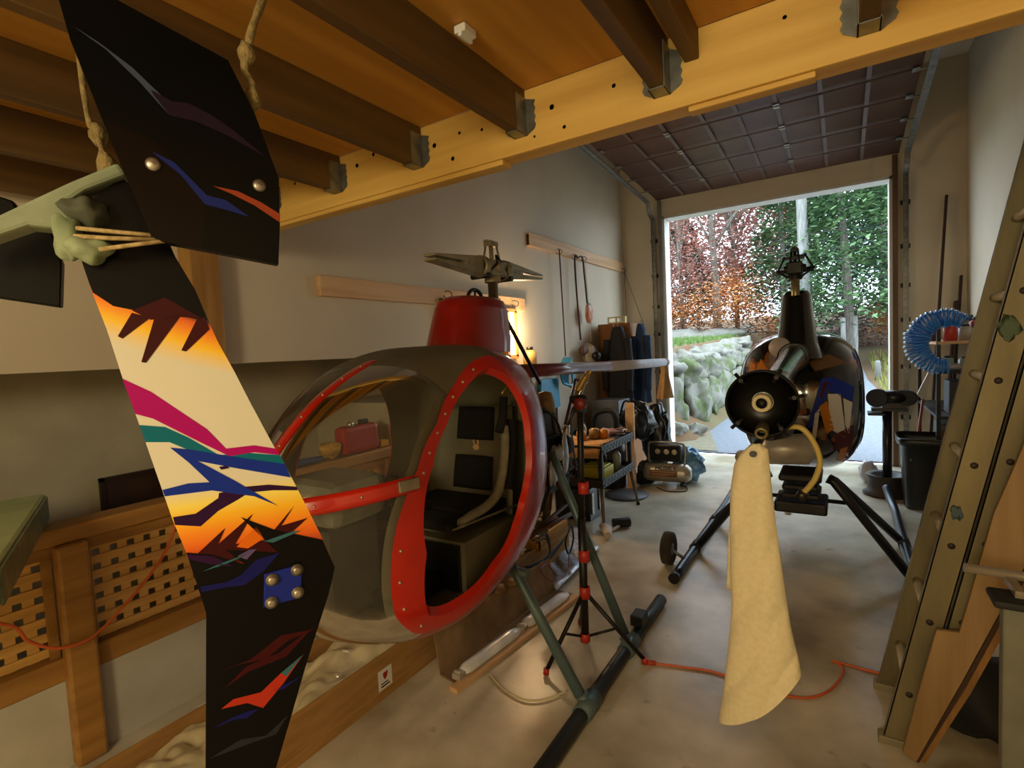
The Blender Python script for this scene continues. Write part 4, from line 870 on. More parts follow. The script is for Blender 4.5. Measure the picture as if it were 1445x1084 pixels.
# lower tray contents
b=MB(); b.bb((-2.08,4.38,.402),(-1.84,4.62,.50)); b.bb((-2.06,4.40,.50),(-1.86,4.60,.515)); one('yellow_case',b,mat('yellow_case','d3c81c',.45,c2='b9ae10',scale=5),'bright yellow plastic case on the lower tray of the cart','case',bev=.02)
b=MB(); b.lathe([(0,0),(.05,0),(.055,.14),(.03,.17),(0,.17)],(-2.02,4.75,.402)); one('black_can',b,m_black,'black spray can standing behind the yellow case','can')
b=MB(); b.lathe([(0,0),(.04,0),(.04,.15),(.015,.19),(0,.19)],(-1.87,4.78,.402)); one('clear_bottle',b,mat('clear_grey','a7adab',.25),'greyish clear bottle behind the yellow case','bottle')
for k in range(14):
    x=R.uniform(-2.38,-2.1);y=R.uniform(4.24,4.6) if k<9 else R.uniform(4.6,4.98)
    b=MB(); b.blob((x,y,.42),(R.uniform(.02,.035),R.uniform(.02,.045),.02),k,.3,3,8)
    one('loose_part',b,mat('loosepart%d'%(k%4),['6b5636','8b7a4a','4a3a2c','7a3a2a'][k%4],.5,.3),'small grimy metal part heaped on the lower tray of the cart','part','grimy parts on the lower cart tray')
b=MB(); b.bb((-2.34,4.25,.402),(-2.22,4.37,.56)); b.bb((-2.33,4.26,.56),(-2.23,4.36,.60)); one('brass_fitting',b,mat('old_brass','8a6c2c',.4,.7,c2='5f481c',scale=12),'tall dull brass fitting at the near left of the lower tray','fitting',bev=.01)
# under and around the cart
t=thing('black_case','black boxy equipment case on the floor under the cart','case',(-2.2,4.6,0)); b=MB(); b.bb((-2.34,4.35,.002),(-1.98,4.62,.30)); new('case_body',b,m_black,t,bev=.01); 
for y in(4.38,4.55): b=MB(); b.bb((-1.98,y,.06),(-1.967,y+.04,.26)); new('case_latch',b,m_alu,t)
q=PZ(858,676,.012); b=MB(); b.lathe([(0,0),(.22,0),(.23,.01),(.22,.02),(.1,.035),(0,.035)],(-1.98,5.3,.002),(0,0,1),32); one('round_lid',b,mat('grey_lid','5d5f66',.5),'round dark grey lid lying on the floor behind the cart','lid')
t=thing('mallet','black-headed rubber mallet lying on the concrete by the cart leg','mallet',(-1.7,4.35,0))
p=PZ(858,752,.02); q=PZ(877,740,.03); b=MB(); b.tube([p,p.lerp(q,.25)],.014,10,1); b.tube([p.lerp(q,.25),q],.013,10); new('handle',b,[mat('white_handle','d9cfcc',.4),m_rc],t)
b=MB(); b.tube([q+V((-.06,-.05,.015)),q+V((.06,.05,.015))],.042,16); new('head',b,m_blackm,t,bev=.006)
b=MB(); b.tube(smooth([(-1.66,3.98,.04),(-1.72,4.1,.045),(-1.80,4.2,.04)]),[.03,.045,.03],10); one('crumpled_paper',b,mat('crumpled_paper','cfc4b8',.8),'crumpled whitish paper roll on the floor near the cart leg','paper')
# ------------------------------------------------------------- left rear corner
t=thing('tall_carton','tall brown cardboard carton standing in the corner left of the door','carton',(-2.5,6.75,0))
b=MB(); b.bb((-2.74,6.5,.004),(-2.30,7.05,1.90)); new('carton_body',b,mat('carton_brown','8a5a2e',.8,c2='774b24',scale=4),t,bev=.006)
b=MB(); b.bb((-2.53,6.497,.01),(-2.51,6.5,1.895)); new('packing_tape',b,mat('tan_tape','b58a58',.4),t)
t=thing('slotted_bracket','small pale slotted metal piece on top of the tall carton','bracket',(-2.5,6.6,1.905))
b=MB(); b.bb((-2.62,6.55,1.904),(-2.38,6.60,1.92)); b.bb((-2.62,6.55,1.975),(-2.38,6.60,1.99))
for x in(-2.61,-2.5,-2.39): b.bb((x-.012,6.55,1.92),(x+.012,6.6,1.975))
new('bracket_body',b,mat('pale_bracket','b8ab7c',.5,.3),t)
def jacket(name,l,c,y,x,top,w,h,m,seed):
    t=thing(name,l,'jacket',(x,y,top-h)); b=MB()
    def fn(u,v):
        a=2*PI*u; wd=(w*.35+w*.65*min(1,v*2.2)**.7)/2; k=1+.1*math.sin(a*5+seed)*v
        return V((x+math.cos(a)*wd*k+.03*noise.noise(V((v*3,u*5,seed))),y+math.sin(a)*.07*k,top-h*v+.02*math.sin(a*3)*v))
    b.grid(fn,40,24,closeu=True); b.lathe([(0,0),(w*.16,0)],(x,y,top),(0,0,1),16); new('garment',b,m,t)
    for s in(-1,1):
        b=MB(); b.tube(smooth([(x+s*w*.38,y-.03,top-.16),(x+s*w*.48,y-.06,top-.5),(x+s*w*.46,y-.07,top-h*.85)]),[.05,.055,.05,.05,.05,.05,.05,.05,.045,.04,.04,.04,.035],10); new('sleeve',b,m,t)
    b=MB(); b.tube(smooth([(x,y,top+.0),(x,y,top+.03),(x+.02,y,top+.05)]),.005,6); new('hanger_hook',b,m_galv,t)
m_jb=mat('black_jacket','0f0f13',.8,c2='1a1a22',scale=6)
jacket('black_jacket','black jacket hanging against the front of the tall carton',0,6.38,-2.42,1.85,.34,.95,m_jb,1)
jacket('blue_jacket','blue jacket hanging at the right of the tall carton beside the black one',0,6.6,-2.19,1.88,.22,1.0,mat('blue_jacket','1f3c63',.8,c2='14294a',scale=6),2)
b=MB(); b.bb((-2.62,5.95,.0),(-2.28,6.35,.95)); b.bb((-2.6,5.945,.05),(-2.45,5.95,.9)); b.bb((-2.43,5.945,.05),(-2.3,5.95,.9)); one('grey_cabinet',b,mat('grey_cabinet','6b7076',.5,c2='5c6167'),'grey metal cabinet standing in front of the tall carton','cabinet',bev=.006)
def bag(name,l,c,r,seed,m,loops):
    t=thing(name,l,'bag',(c[0],c[1],0)); b=MB(); b.blob(c,r,seed,.22,2.2,24); new('bag_body',b,m,t)
    for L in loops: b=MB(); b.tube(smooth(L),.012,8); new('bag_strap',b,m_blackm,t)
m_bag=mat('glossy_black_vinyl','0d0d10',.3,c2='18181d',scale=9,bump=.5,bscale=9)
bag('gear_bag','glossy black gear bag piled high in front of the jackets',(-2.06,5.95,.72),(.2,.2,.22),2,m_bag,[[(-2.2,5.78,.8),(-2.1,5.7,.98),(-1.95,5.75,.85)],[(-1.9,5.78,.85),(-1.86,5.72,.7),(-1.92,5.76,.55)]])
bag('gear_bag','black bag hanging low beside the door track above the compressor',(-1.92,6.3,.45),(.17,.16,.42),5,m_bag,[[(-1.85,6.1,.8),(-1.78,6.12,.6),(-1.84,6.1,.4)]])
b=MB(); b.lathe([(0,0),(.17,0),(.19,.28),(.18,.55),(.1,.62),(0,.63)],(-2.28,5.62,.003),(0,0,1),24); 
t=thing('shop_vacuum','dark round shop vacuum behind the tool cart','vacuum',(-2.28,5.62,0)); new('drum',b,mat('dark_drum','1d1e22',.35,c2='131317'),t)
b=MB(); b.tube(smooth([(-2.2,5.5,.6),(-2.1,5.4,.75),(-2.15,5.38,.9),(-2.35,5.4,.85),(-2.4,5.45,.6)]),.03,12); new('hose',b,m_blackm,t)
b=MB(); b.bb((-2.33,5.43,.44),(-2.25,5.45,.5)); new('badge',b,mat('yellow_badge','b09a30',.5),t)
b=MB(); b.bb((-2.06,5.56,.003),(-1.965,5.60,.97)); one('upright_board',b,m_board,'pale pine board standing upright beside the compressor','board',bev=.003)
b=MB(); b.bar((-2.03,5.8,.02),(-1.86,6.05,.80),.2,.02) if 0 else None
# compressor
t=thing('air_compressor','silver air compressor with black gauge panel near the door','air compressor',(-1.7,5.9,0))
ax=V((1,.1,0)).normalized(); c=V((-1.70,5.86,.15))
b=MB(); b.lathe([(0,-.27),(.06,-.265),(.098,-.23),(.105,-.19),(.105,.19),(.098,.23),(.06,.265),(0,.27)],c,ax,28); tank=new('tank',b,mat('tank_silver','b3aa9c',.35,.5,c2='9c9386'),t)
text('HUSKY',.075,c+V((.01,-.09,.068)),ax,V((0,.62,.78)),m_black,'tank_lettering',tank)
def onb(z0,z1,x0,x1,nm,mm,k=.0015):
    b=MB()
    def f(u,v):
        a=z0+(z1-z0)*v; r=.105+k; return c+ax*(x0+(x1-x0)*u)+V((0,-r*math.cos(a),r*math.sin(a)))
    b.grid(f,6,8); return new(nm,b,mm,tank)
onb(-.25,.42,-.16,.14,'warning_band',mat('brown_band','6b3f26',.5))
for k,(z,x1) in enumerate(((.22,.12),(.0,.10),(-.14,.05))): onb(z,z+.07,-.14,x1,'band_lines',mat('band_print','b0895f',.5),.003)
b=MB(); b.box(c+V((-.02,.08,.22)),(.36,.16,.2)); mo=new('motor_housing',b,m_black,t,bev=.02)
for x in(-.1,.0,.09):
    b=MB(); q=c+V((x,-.002,.235)); b.lathe([(0,.006),(.026,.006),(.03,0),(.03,-.01)],q,(0,-1,0),18); new('gauge',b,mat('gauge_face','b9ad8c',.4),mo)
b=MB(); b.tube(smooth([c+V((-.2,.0,.10)),c+V((-.2,.0,.30)),c+V((-.15,0,.34)),c+V((.15,0,.34)),c+V((.2,0,.30)),c+V((.2,0,.10))],5),.012,10); new('carry_handle',b,m_alu,t)
for s in(-1,1):
    b=MB(); b.box(c+ax*(s*.18)+V((0,0,-.115)),(.05,.16,.03)); new('foot',b,m_blackm,t,bev=.006)
b=MB(); b.tube(smooth([PZ(961,680,.01),PZ(969,688,.006),PZ(968,693,.006),PZ(955,694,.006),PZ(940,693,.006),PZ(927,688,.006)],6),.006,8); new('power_cord',b,m_blackm,t)
b=MB(); b.lathe([(.02,0),(.075,0),(.08,.02),(.075,.05),(.02,.05)],(-2.0,5.78,.085),(.9,-.3,0),20); new('transport_wheel',b,m_blackm,t)
b=MB(); b.blob((-1.52,6.12,.19),(.16,.14,.19),3,.3,3,24,flat=-.18); one('blue_tarp',b,mat('blue_tarp','2f7ab5',.35,c2='8fb4cf',scale=14,bump=.4),'crumpled blue plastic tarp behind the air compressor','tarp')
b=MB(); b.blob((-1.95,5.86,.14),(.09,.09,.13),8,.25,3,16,flat=-.137); one('dark_bundle',b,mat('charcoal_cloth','2a2a2e',.85,c2='3b3a3e',scale=8),'dark cloth bundle wedged between the pale board and the compressor','bundle')
# hanging things on the left wall
def cord(pts,l,r,m): b=MB(); b.tube(pts,r,7); return one('hanging_strap',b,m,l,'strap')
mc=mat('dark_red_strap','3a1d22',.7)
cord(smooth([(-2.725,5.43,2.73),(-2.72,5.43,2.6),(-2.70,5.43,1.52)]),'single dark strap hanging from the first hook of the higher board',.008,mc)
cord(smooth([(-2.70,5.86,1.70),(-2.72,5.84,2.3),(-2.725,5.84,2.69),(-2.725,5.93,2.705),(-2.725,6.06,2.72),(-2.72,6.09,2.5),(-2.70,6.1,2.14)]),'dark strap doubled over two hooks of the higher board',.011,mc)
b=MB(); b.blob((-2.69,6.12,2.03),(.03,.10,.13),4,.2,3,16); b.tube([(-2.69,6.12,2.15),(-2.72,6.1,2.72)],.003,5); b.tube([(-2.69,6.12,1.9),(-2.68,6.13,1.68)],.003,5); one('hanging_bag',b,mat('orange_white_bundle','c8c0b8',.6,c2='b86a3a',scale=5,ramp=(.45,.55)),'clear bag with an orange piece dangling above the white mask','bag')
t=thing('respirator_mask','white and black respirator hanging on the left wall under the orange bag','mask',(-2.68,6.12,1.45))
b=MB(); b.blob((-2.70,6.1,1.52),(.098,.15,.13),2,.15,2,20); new('face_shell',b,mat('offwhite_shell','bdb29a',.5,c2='8f8672',scale=5),t)
b=MB(); b.lathe([(0,0),(.055,0),(.06,.03),(.04,.06),(0,.06)],(-2.6,6.06,1.5),(.8,-.6,-.1),18); new('filter',b,m_black,t); b=MB(); b.blob((-2.70,5.92,1.57),(.05,.08,.06),6,.2,2,12); new('side_filter',b,mat('pinkish_strap','6b4a44',.7),t)
t=thing('blue_hose_coil','bright blue tubing bundle hanging from the single dark strap','hose',(-2.68,5.45,1.3)); b=MB()
for k in range(5): b.tube(smooth([(-2.69+.012*k,5.38+.02*k,1.5),(-2.68+.012*k,5.25+.03*k,1.40),(-2.68,5.30+.03*k,1.22),(-2.66,5.5,1.2-.01*k),(-2.68,5.6-.02*k,1.38),(-2.69,5.46,1.5)],5),.012,7)
new('coil',b,mat('cyan_hose','2a8fb0',.4),t)
b=MB(); b.prism([(-2.80,4.92,1.28),(-2.80,5.32,1.28),(-2.80,5.36,.95),(-2.80,4.88,.9)],(.05,0,0)); one('cyan_board',b,mat('cyan_panel','2f93b8',.5),'cyan plastic board fixed on the wall behind the engine of the red helicopter','board',bev=.01)
t=thing('corner_cords','thin cords hanging from the board end in the door corner','cord',(-2.74,7.5,1.85)); b=MB(); b.tube([(-2.72,7.52,2.72),(-2.70,7.50,1.86)],.004,6); b.tube([(-2.72,7.52,2.70),(-2.45,7.62,1.80)],.004,6); new('cord_pair',b,mat('grey_cord','5a544c',.8),t)
t=thing('hanging_clamp_bar','black bar clamp hanging from the hook left of the red cowl','clamp',(-2.74,3.35,1.66)); 
for dy in(0,.035): b=MB(); b.bb((-2.76,3.33+dy,1.62),(-2.74,3.35+dy,2.06-dy)); new('bar',b,m_black,t)
b=MB(); b.bb((-2.77,3.31,1.98),(-2.73,3.41,2.06)); new('clamp_jaw',b,m_black,t,bev=.006)
# work light
p0=PX(708,438,-2.72); t=thing('work_light','bright warm work light in an orange frame on the left wall behind the red cowl','work light',(-2.76,4.36,1.5))
b=MB(); b.bb((-2.775,4.32,1.57),(-2.755,4.43,1.985)); new('light_tube',b,mat('lamp_glow','ffc070',.5,emit=26,c2='ffc070'),t)
b=MB()
for a,c in(((-2.798,4.28,1.55),(-2.74,4.32,2.0)),((-2.798,4.43,1.55),(-2.74,4.47,2.0)),((-2.798,4.28,1.985),(-2.74,4.47,2.02)),((-2.798,4.28,1.53),(-2.74,4.47,1.57)),((-2.798,4.3,1.55),(-2.78,4.45,2.0))): b.bb(a,c)
new('light_frame',b,mat('orange_frame','b8742a',.5),t)
t=thing('wall_shelf','small wooden shelf on the left wall behind the boom','shelf',(-2.7,4.7,1.4)); b=MB(); b.bb((-2.797,4.5,1.40),(-2.6,5.1,1.42)); new('shelf_plank',b,m_board,t)
t=thing('yellow_canister','pale yellow canister with a dark cap on the wall shelf','canister',(-2.7,4.62,1.42)); b=MB(); b.lathe([(0,0),(.07,0),(.07,.16),(.03,.19),(0,.19)],(-2.7,4.62,1.421)); new('can_body',b,mat('pale_yellow_can','a88a4c',.5),t); b=MB(); b.lathe([(0,.19),(.035,.19),(.035,.22),(0,.22)],(-2.7,4.62,1.421)); new('can_cap',b,m_black,t)
# ------------------------------------------------------------- right side: ladder
LD=thing('extension_ladder','tall aluminium extension ladder leaning at the right edge','ladder',(.15,2.55,0))
m_lad=mat('oxidised_aluminium','857a58',.5,.3,c2='70664a',scale=5,stretch=(2,2,.4))
m_rng=mat('pale_rung','ddd5be',.5)
def LX(z): return .115+.205*z
top=2.55
def rail(y,s):
    b=MB(); d=V((.205,0,1)).normalized(); w_=V((1,0,-.205)).normalized()
    p0=V((LX(.02),y,.02)); L=top/d.z
    for k,(o,wd) in enumerate(((0,.085),(.092,.075))):
        z0=0 if k==0 else .42; q0=p0+w_*(o)+d*z0*1.02; q1=p0+w_*o+d*L
        A=[q0,q0+w_*wd,q1+w_*wd,q1]; b.prism(A,V((0,s*.004,0)))
        for e in(0,wd-.004): A=[q0+w_*e,q0+w_*(e+.004),q1+w_*(e+.004),q1+w_*e]; b.prism(A,V((0,s*.03,0)))
    return new('ladder_rail',b,m_lad,LD),p0,d,w_
r1,p0,d,w_=rail(2.40,1); r2,_,_,_=rail(2.80,-1)
b=MB(); b.box(p0+w_*.04+V((0,.015,.0)),(.11,.05,.035)); new('ladder_foot',b,mat('foot_pad','8a8066',.6),LD,bev=.005)
b=MB(); b.box(V((LX(.02),2.785,.02))+w_*.04,(.11,.05,.035)); new('ladder_foot',b,mat('foot_pad','8a8066',.6),LD,bev=.005)
for i in range(8):
    z=.22+.30*i
    for k,o in enumerate((.042,.132)):
        if k==1 and z<.45: continue
        zz=z+(.02 if k else 0); c=V((LX(zz)+o,2.402,zz-.0)); c2=c+V((0,.395,0))
        b=MB(); b.tube([c,c2],.017,10); rg=new('rung',b,m_rng,LD)
        b=MB(); b.lathe([(0,.004),(.011,.003),(.012,0)],c-V((0,.003,0)),(0,-1,0),10); new('rung_end',b,mat('rung_end','2a2018',.6),rg)
b=MB(); q=p0+w_*.092+d*.44; b.prism([q,q+w_*.078,q+w_*.078+d*.035,q+d*.035],V((0,-.004,0))); new('red_cap',b,mat('red_rail_cap','6b1c14',.5),LD)
for k,(e,sz,c) in enumerate(((1.62,.028,'47583f'),(.95,.018,'3f5560'))): b=MB(); b.blob(p0+w_*.03+d*e+V((0,-.001,0)),(sz,.001,sz*1.4),3+k,.35,3,14); new('paint_smear',b,mat('smear%d'%k,c,.6),LD)
# plywood sheets leaning
m_pl=wood('orange_plywood','a08258','86683f',2,.55,2.)
def flat(L,y): return [V((p.x,y,max(p.z,.002))) for p in (PY(a,c,y) for a,c in L)]
t=thing('plywood_sheet','orange-brown plywood sheet leaning in front of the ladder foot','plywood',(.25,2.33,0))
b=MB(); b.prism(flat([(1274,1062),(1292,1078),(1356,965),(1415,857),(1500,700),(1500,480),(1440,640),(1403,725),(1370,840),(1354,893),(1322,890),(1300,965)],2.33),(0,.016,0)); new('sheet',b,m_pl,t)
b=MB(); b.prism(flat([(1293,1079),(1357,966),(1416,858),(1501,701),(1508,704),(1421,862),(1362,970),(1297,1082)],2.336),(0,.01,0)); new('dark_edge',b,mat('dark_ply_edge','3d2410',.7),t)
t=thing('oak_plank','narrow tan plank leaning against the outer edge of the plywood sheet','plank',(.3,2.35,0)); b=MB(); b.prism(flat([(1298,1083),(1363,971),(1422,863),(1509,705),(1520,712),(1432,868),(1371,977),(1306,1087)],2.345),(0,.03,0)); new('plank_body',b,wood('dark_plank','9a7038','7a5326',2),t)
# grey work stand
t=thing('grey_work_stand','grey metal work stand with a black padded arm at the lower right edge','work stand',(.45,1.8,0))
m_ws=mat('grey_stand','77786a',.5,.3,c2='66675b')
for x in(.345,.64): b=MB(); b.bb((x,1.78,.002),(x+.055,1.82,.878)); new('upright_leg',b,m_ws,t,bev=.006)
b=MB(); b.bb((.322,1.75,.88),(.72,1.85,.902)); new('padded_arm',b,m_blackm,t,bev=.008)
b=MB(); b.tube([(.285,1.9,.925),(.72,1.9,.915)],.013,12); b.bb((.37,1.79,.90),(.39,1.9,.92)); new('top_bar',b,mat('pale_bar','9a8f7e',.3,.3),t)
b=MB(); b.tube([(.37,1.8,.1),(.66,1.8,.7)],.012,8); new('cross_brace',b,m_ws,t)
b=MB(); b.blob((.47,2.72,.12),(.2,.22,.14),3,.2,2,20,flat=-.117); one('black_duffel',b,mat('black_canvas','100f10',.8,c2='1a191a'),'black duffel lying on the floor behind the leaning planks','bag')
b=MB(); b.blob((.36,2.06,.08),(.13,.1,.09),6,.2,2,18,flat=-.077); one('olive_cloth',b,mat('olive_cloth','5c5030',.9,c2='47401f',scale=9),'olive cloth heaped at the foot of the grey work stand','cloth')
# bin, trolling motor stand, shelf
t=thing('rubbish_bin','black plastic rubbish bin beside the right-hand door side','bin',(.6,5.95,0))
b=MB()
def rr(w_,d_,z,n=10): return [V((.62+w_/2*math.copysign(abs(math.cos(a))**.35,math.cos(a)),6.0+d_/2*math.copysign(abs(math.sin(a))**.35,math.sin(a)),z)) for a in[2*PI*i/40 for i in range(40)]]
secs=[(.30,.36,.004),(.36,.42,.58),(.42,.48,.59),(.43,.49,.65),(.40,.46,.655),(.36,.42,.60),(.28,.34,.03)]
b.grid(lambda u,v: rr(*secs[min(int(round(v*6)),6)])[int(round(u*40))%40],40,7,closeu=True); b.add([V((.62+.14*x,6+.17*y,.006)) for x,y in((-1,-1),(1,-1),(1,1),(-1,1))],[(0,1,2,3)]); new('bin_body',b,mat('black_bin','15120f',.4,c2='1e1a16'),t)
b=MB(); b.bb((.50,5.80,.45),(.60,5.803,.48)); new('bin_label',b,mat('label_grey','b9bcbc',.5),t)
t=thing('bench_grinder_stand','black machine head on a pole with a round pan base by the door','grinder stand',(.38,6.35,0))
gx=.36; gy=6.3
b=MB(); b.tube([(gx,gy,.10),(gx,gy,.84)],.04,14); new('pole',b,m_black,t)
b=MB(); b.lathe([(0,.002),(.20,.002),(.21,.02),(.17,.05),(.16,.16),(.18,.20),(.175,.21),(.13,.2),(.05,.1),(0,.1)],(gx,gy,0),(0,0,1),30); new('pan_base',b,mat('rusty_black','1d1714',.55,c2='2c2018',scale=9),t)
b=MB(); b.bb((gx-.13,gy-.07,.84),(gx+.16,gy+.07,.87)); b.bb((gx-.16,gy-.1,.80),(gx-.02,gy+.1,.825)); new('tool_rest',b,m_black,t,bev=.005)
b=MB(); b.tube([(gx-.06,gy,.97),(gx+.16,gy,.97)],.075,18); b.bb((gx-.04,gy-.06,.86),(gx+.14,gy+.06,.92)); new('grinder_motor',b,m_black,t)
for s in(-.10,.20): b=MB(); b.tube([(gx+s*.8-.01,gy-.075,.97),(gx+s*.8+.01,gy-.02,.97)],.075 if s>0 else .09,24); new('grinding_wheel',b,mat('grind_wheel','232326',.7),t)
b=MB(); b.blob((.22,6.75,.12),(.09,.1,.12),3,.25,3,14,flat=-.118); one('plastic_bag',b,mat('translucent_bag','c4c4cc',.35,c2='a8a6b0',scale=9),'pale plastic bag on the floor behind the grinder stand','bag')
SH=thing('steel_shelf','dark steel shelf unit holding supplies along the right wall','shelf',(.9,6.4,0))
for z in(.35,.82,1.22,1.48): b=MB(); b.bb((.70,5.9,z),(1.16,7.3,z+.025)); new('shelf_board',b,m_dark if z!=1.48 else m_board,SH)
for x in(.71,1.14):
    for y in(5.92,7.27): b=MB(); b.bb((x-.015,y-.015,.002),(x+.015,y+.015,1.75)); new('shelf_post',b,m_dark,SH)
b=MB()
pts=[]; n=420
for i in range(n):
    a=i/n; th=PI*(.28+1.25*a); c=V((.74+.0*a,5.80,1.50))+V((math.cos(th)*.20,0,math.sin(th)*.21))
    rr_=.055*(1+.6*math.sin(a*PI)); w=a*2*PI*30+1.2*noise.noise(V((a*40,0,0))); rr_*=1+.35*noise.noise(V((a*25,3,0))); rad_=V((math.cos(th),0,math.sin(th)))
    pts.append(c+rad_*rr_*math.cos(w)+V((0,1,0))*rr_*math.sin(w))
b.tube(pts,.011,6); one('coiled_air_hose',b,mat('bright_blue_hose','1f74d0',.2,c2='1f74d0',coat=.8),'bright blue coiled air hose hanging in front of the steel shelf','hose')
items=[(.80,6.0,1.506,.05,.19,'c23c2c','red_spray_can','red can standing on the top shelf beside the blue hose'),(.91,6.05,1.506,.05,.14,'b8b4a8','white_tub','white tub on the top shelf right of the red can'),(.78,5.98,1.246,.045,.13,'8fa3a3','pale_green_jar','pale green jar on the middle shelf under the board'),(.90,6.0,1.246,.045,.12,'9aabab','glass_jar','second greenish jar on the middle shelf nearer the ladder'),(.72,6.25,1.506,.04,.13,'2a2230','dark_bottle','dark bottle on the top shelf behind the blue hose'),(1.0,6.1,1.506,.06,.2,'a82a22','red_tin','red tin at the right end of the top shelf')]
for x,y,z,r_,h,c,nm,l in items:
    t=thing(nm,l,'container',(x,y,z)); b=MB(); b.lathe([(0,0),(r_,0),(r_,h*.8),(r_*.6,h*.88),(0,h*.88)],(x,y,z),(0,0,1),18); new('vessel',b,mat(nm,c,.4),t); b=MB(); b.lathe([(0,h*.88),(r_*.6,h*.88),(r_*.6,h),(0,h)],(x,y,z),(0,0,1),14); new('cap',b,m_dark,t)
b=MB(); b.blob((.80,5.98,1.28),(.09,.06,.03),4,.3,3,14); b.box((.9,6.2,1.27),(.12,.2,.04)); one('paper_stack',b,mat('crumpled_white','b9b2b0',.8),'crumpled white papers lying on the middle shelf','papers')
for k,(x,y,z,w_,d_,h,c,l) in enumerate(((.95,6.2,.846,.3,.3,.3,'33363a','dark grey tool box on the lower shelf behind the bin'),(.82,6.05,.376,.2,.25,.35,'4a3a30','brown box low on the steel shelf'),(.95,6.8,.376,.3,.4,.3,'3a3836','dark crate low at the far end of the steel shelf'))):
    b=MB(); b.box((x,y,z+h/2),(w_,d_,h)); b.box((x,y,z+h+.01),(w_*.4,d_*.2,.02)); one('storage_box',b,mat('storebox%d'%k,c,.6),l,'box',bev=.01)
t=thing('broom','broom with white head and red handle leaning head-up beside the shelf','broom',(.62,6.5,0)); b=MB(); b.tube([(.56,6.5,.012),(.67,6.56,.95)],.013,10); new('handle',b,mat('faded_red_handle','a8503c',.5),t); b=MB(); b.prism([(.655,6.54,.93),(.69,6.54,.93),(.73,6.54,1.25),(.62,6.54,.98)],(0,.05,0)); new('broom_head',b,mat('white_bristle','c4bcb0',.8),t)
m_st=mat('dark_board','3b241a',.7,c2='2b1912',scale=6)
for k,(p,q,w_,l) in enumerate((((.80,7.42,.003),(.985,7.64,3.1),.05,'tall dark plank leaning in the corner right of the door'),((.98,7.45,.003),(1.11,7.62,2.2),.045,'shorter dark stick leaning right of the tall plank'),((.93,7.4,.003),(1.06,7.60,1.92),.11,'broad dark board leaning between the two sticks'))):
    b=MB(); b.bar(p,q,w_,.025,up=(1,0,0)); one('leaning_board',b,m_st,l,'board','dark boards in the right corner',bev=.003)
b=MB(); q=PZ(1112,723,.012); b.blob((q.x,q.y,.014),(.03,.025,.014),3,.3,3,10); one('crumpled_tissue',b,m_white,'small white crumpled tissue on the floor under the black helicopter','tissue')
# ------------------------------------------------------------- outdoors
def hz(x,y):
    f=min(max((y-11)/16,0),1); rise=1.15*f*f*(3-2*f)+max(0,y-21)*.09
    if x<-2.3: k=min((-2.3-x)/.5,1); return max(rise,(1.5+.028*(y-9))*k+rise*(1-k)) if y>8.4 else 0
    k=min(max((x-1.2)/2,0),1); return rise+.25*k*f
b=MB()
def gnd(u,v):
    x=-18+36*u; y=7.96+38*v; return V((x,y,hz(x,y)-.03))
b.grid(gnd,91,96); o=struct('ground',b,mat('leafy_ground','665e3c',.95,c2='704a2c',scale=1.2,detail=8,bump=.3,bscale=20))
b=MB()
def drv(u,v):
    y=7.9+13*v; c=-.45-.25*max(0,(y-11)/8); w_=3.3 if y<11 else 3.3-.9*min((y-11)/6,1); x=c+(u-.5)*w_
    return V((x,y,hz(max(x,-2.29),y)+.004-(.004 if y<8 else 0)))
b.grid(drv,8,60); struct('ground_driveway',b,mat('asphalt','7c828c',.85,c2='6e747e',scale=14,detail=8,bump=.15,bscale=80))
b=MB(); b.grid(lambda u,v: V((-2.9+1.35*u*(1-.4*v),7.95+2.0*v,.008+.012*noise.noise(V((u*4,v*6,0))))),8,12); one('sand_patch',b,mat('sandy_grit','8a7f6a',.95,c2='767258',scale=9,bump=.3),'sandy gravel between the boulder wall and the driveway','sand',kind='stuff')
m_grass=mat('lawn_grass','6b8340',.95,c2='526d30',scale=5,detail=8)
def blades(n,x0,x1,y0,y1,h,nm,l,m,zf=hz):
    b=MB()
    for i in range(n):
        x=R.uniform(x0,x1);y=R.uniform(y0,y1);z=zf(x,y)-.03; a=R.uniform(0,PI);hh=h*R.uniform(.6,1.3);dx,dy=math.cos(a)*.02,math.sin(a)*.02
        b.add([(x-dx,y-dy,z),(x+dx,y+dy,z),(x+R.uniform(-.05,.05),y+R.uniform(-.05,.05),z+hh)],[(0,1,2)])
    one(nm,b,m,l,'grass',kind='stuff')
blades(9000,-12,-2.9,9,21,.13,'lawn','short green lawn above the boulder wall',m_grass)
blades(4000,.75,6,12.5,22,.16,'verge_grass','yellowish grass on the verge right of the driveway',mat('dry_grass','9a9a4e',.95,c2='7f8a3f',scale=5))
b=MB(); b.grid(lambda u,v: V((-14+11.3*u,8.9+12.5*v,hz(-14+11.3*u,8.9+12.5*v)-.02)),24,24); struct('ground_lawn',b,m_grass)
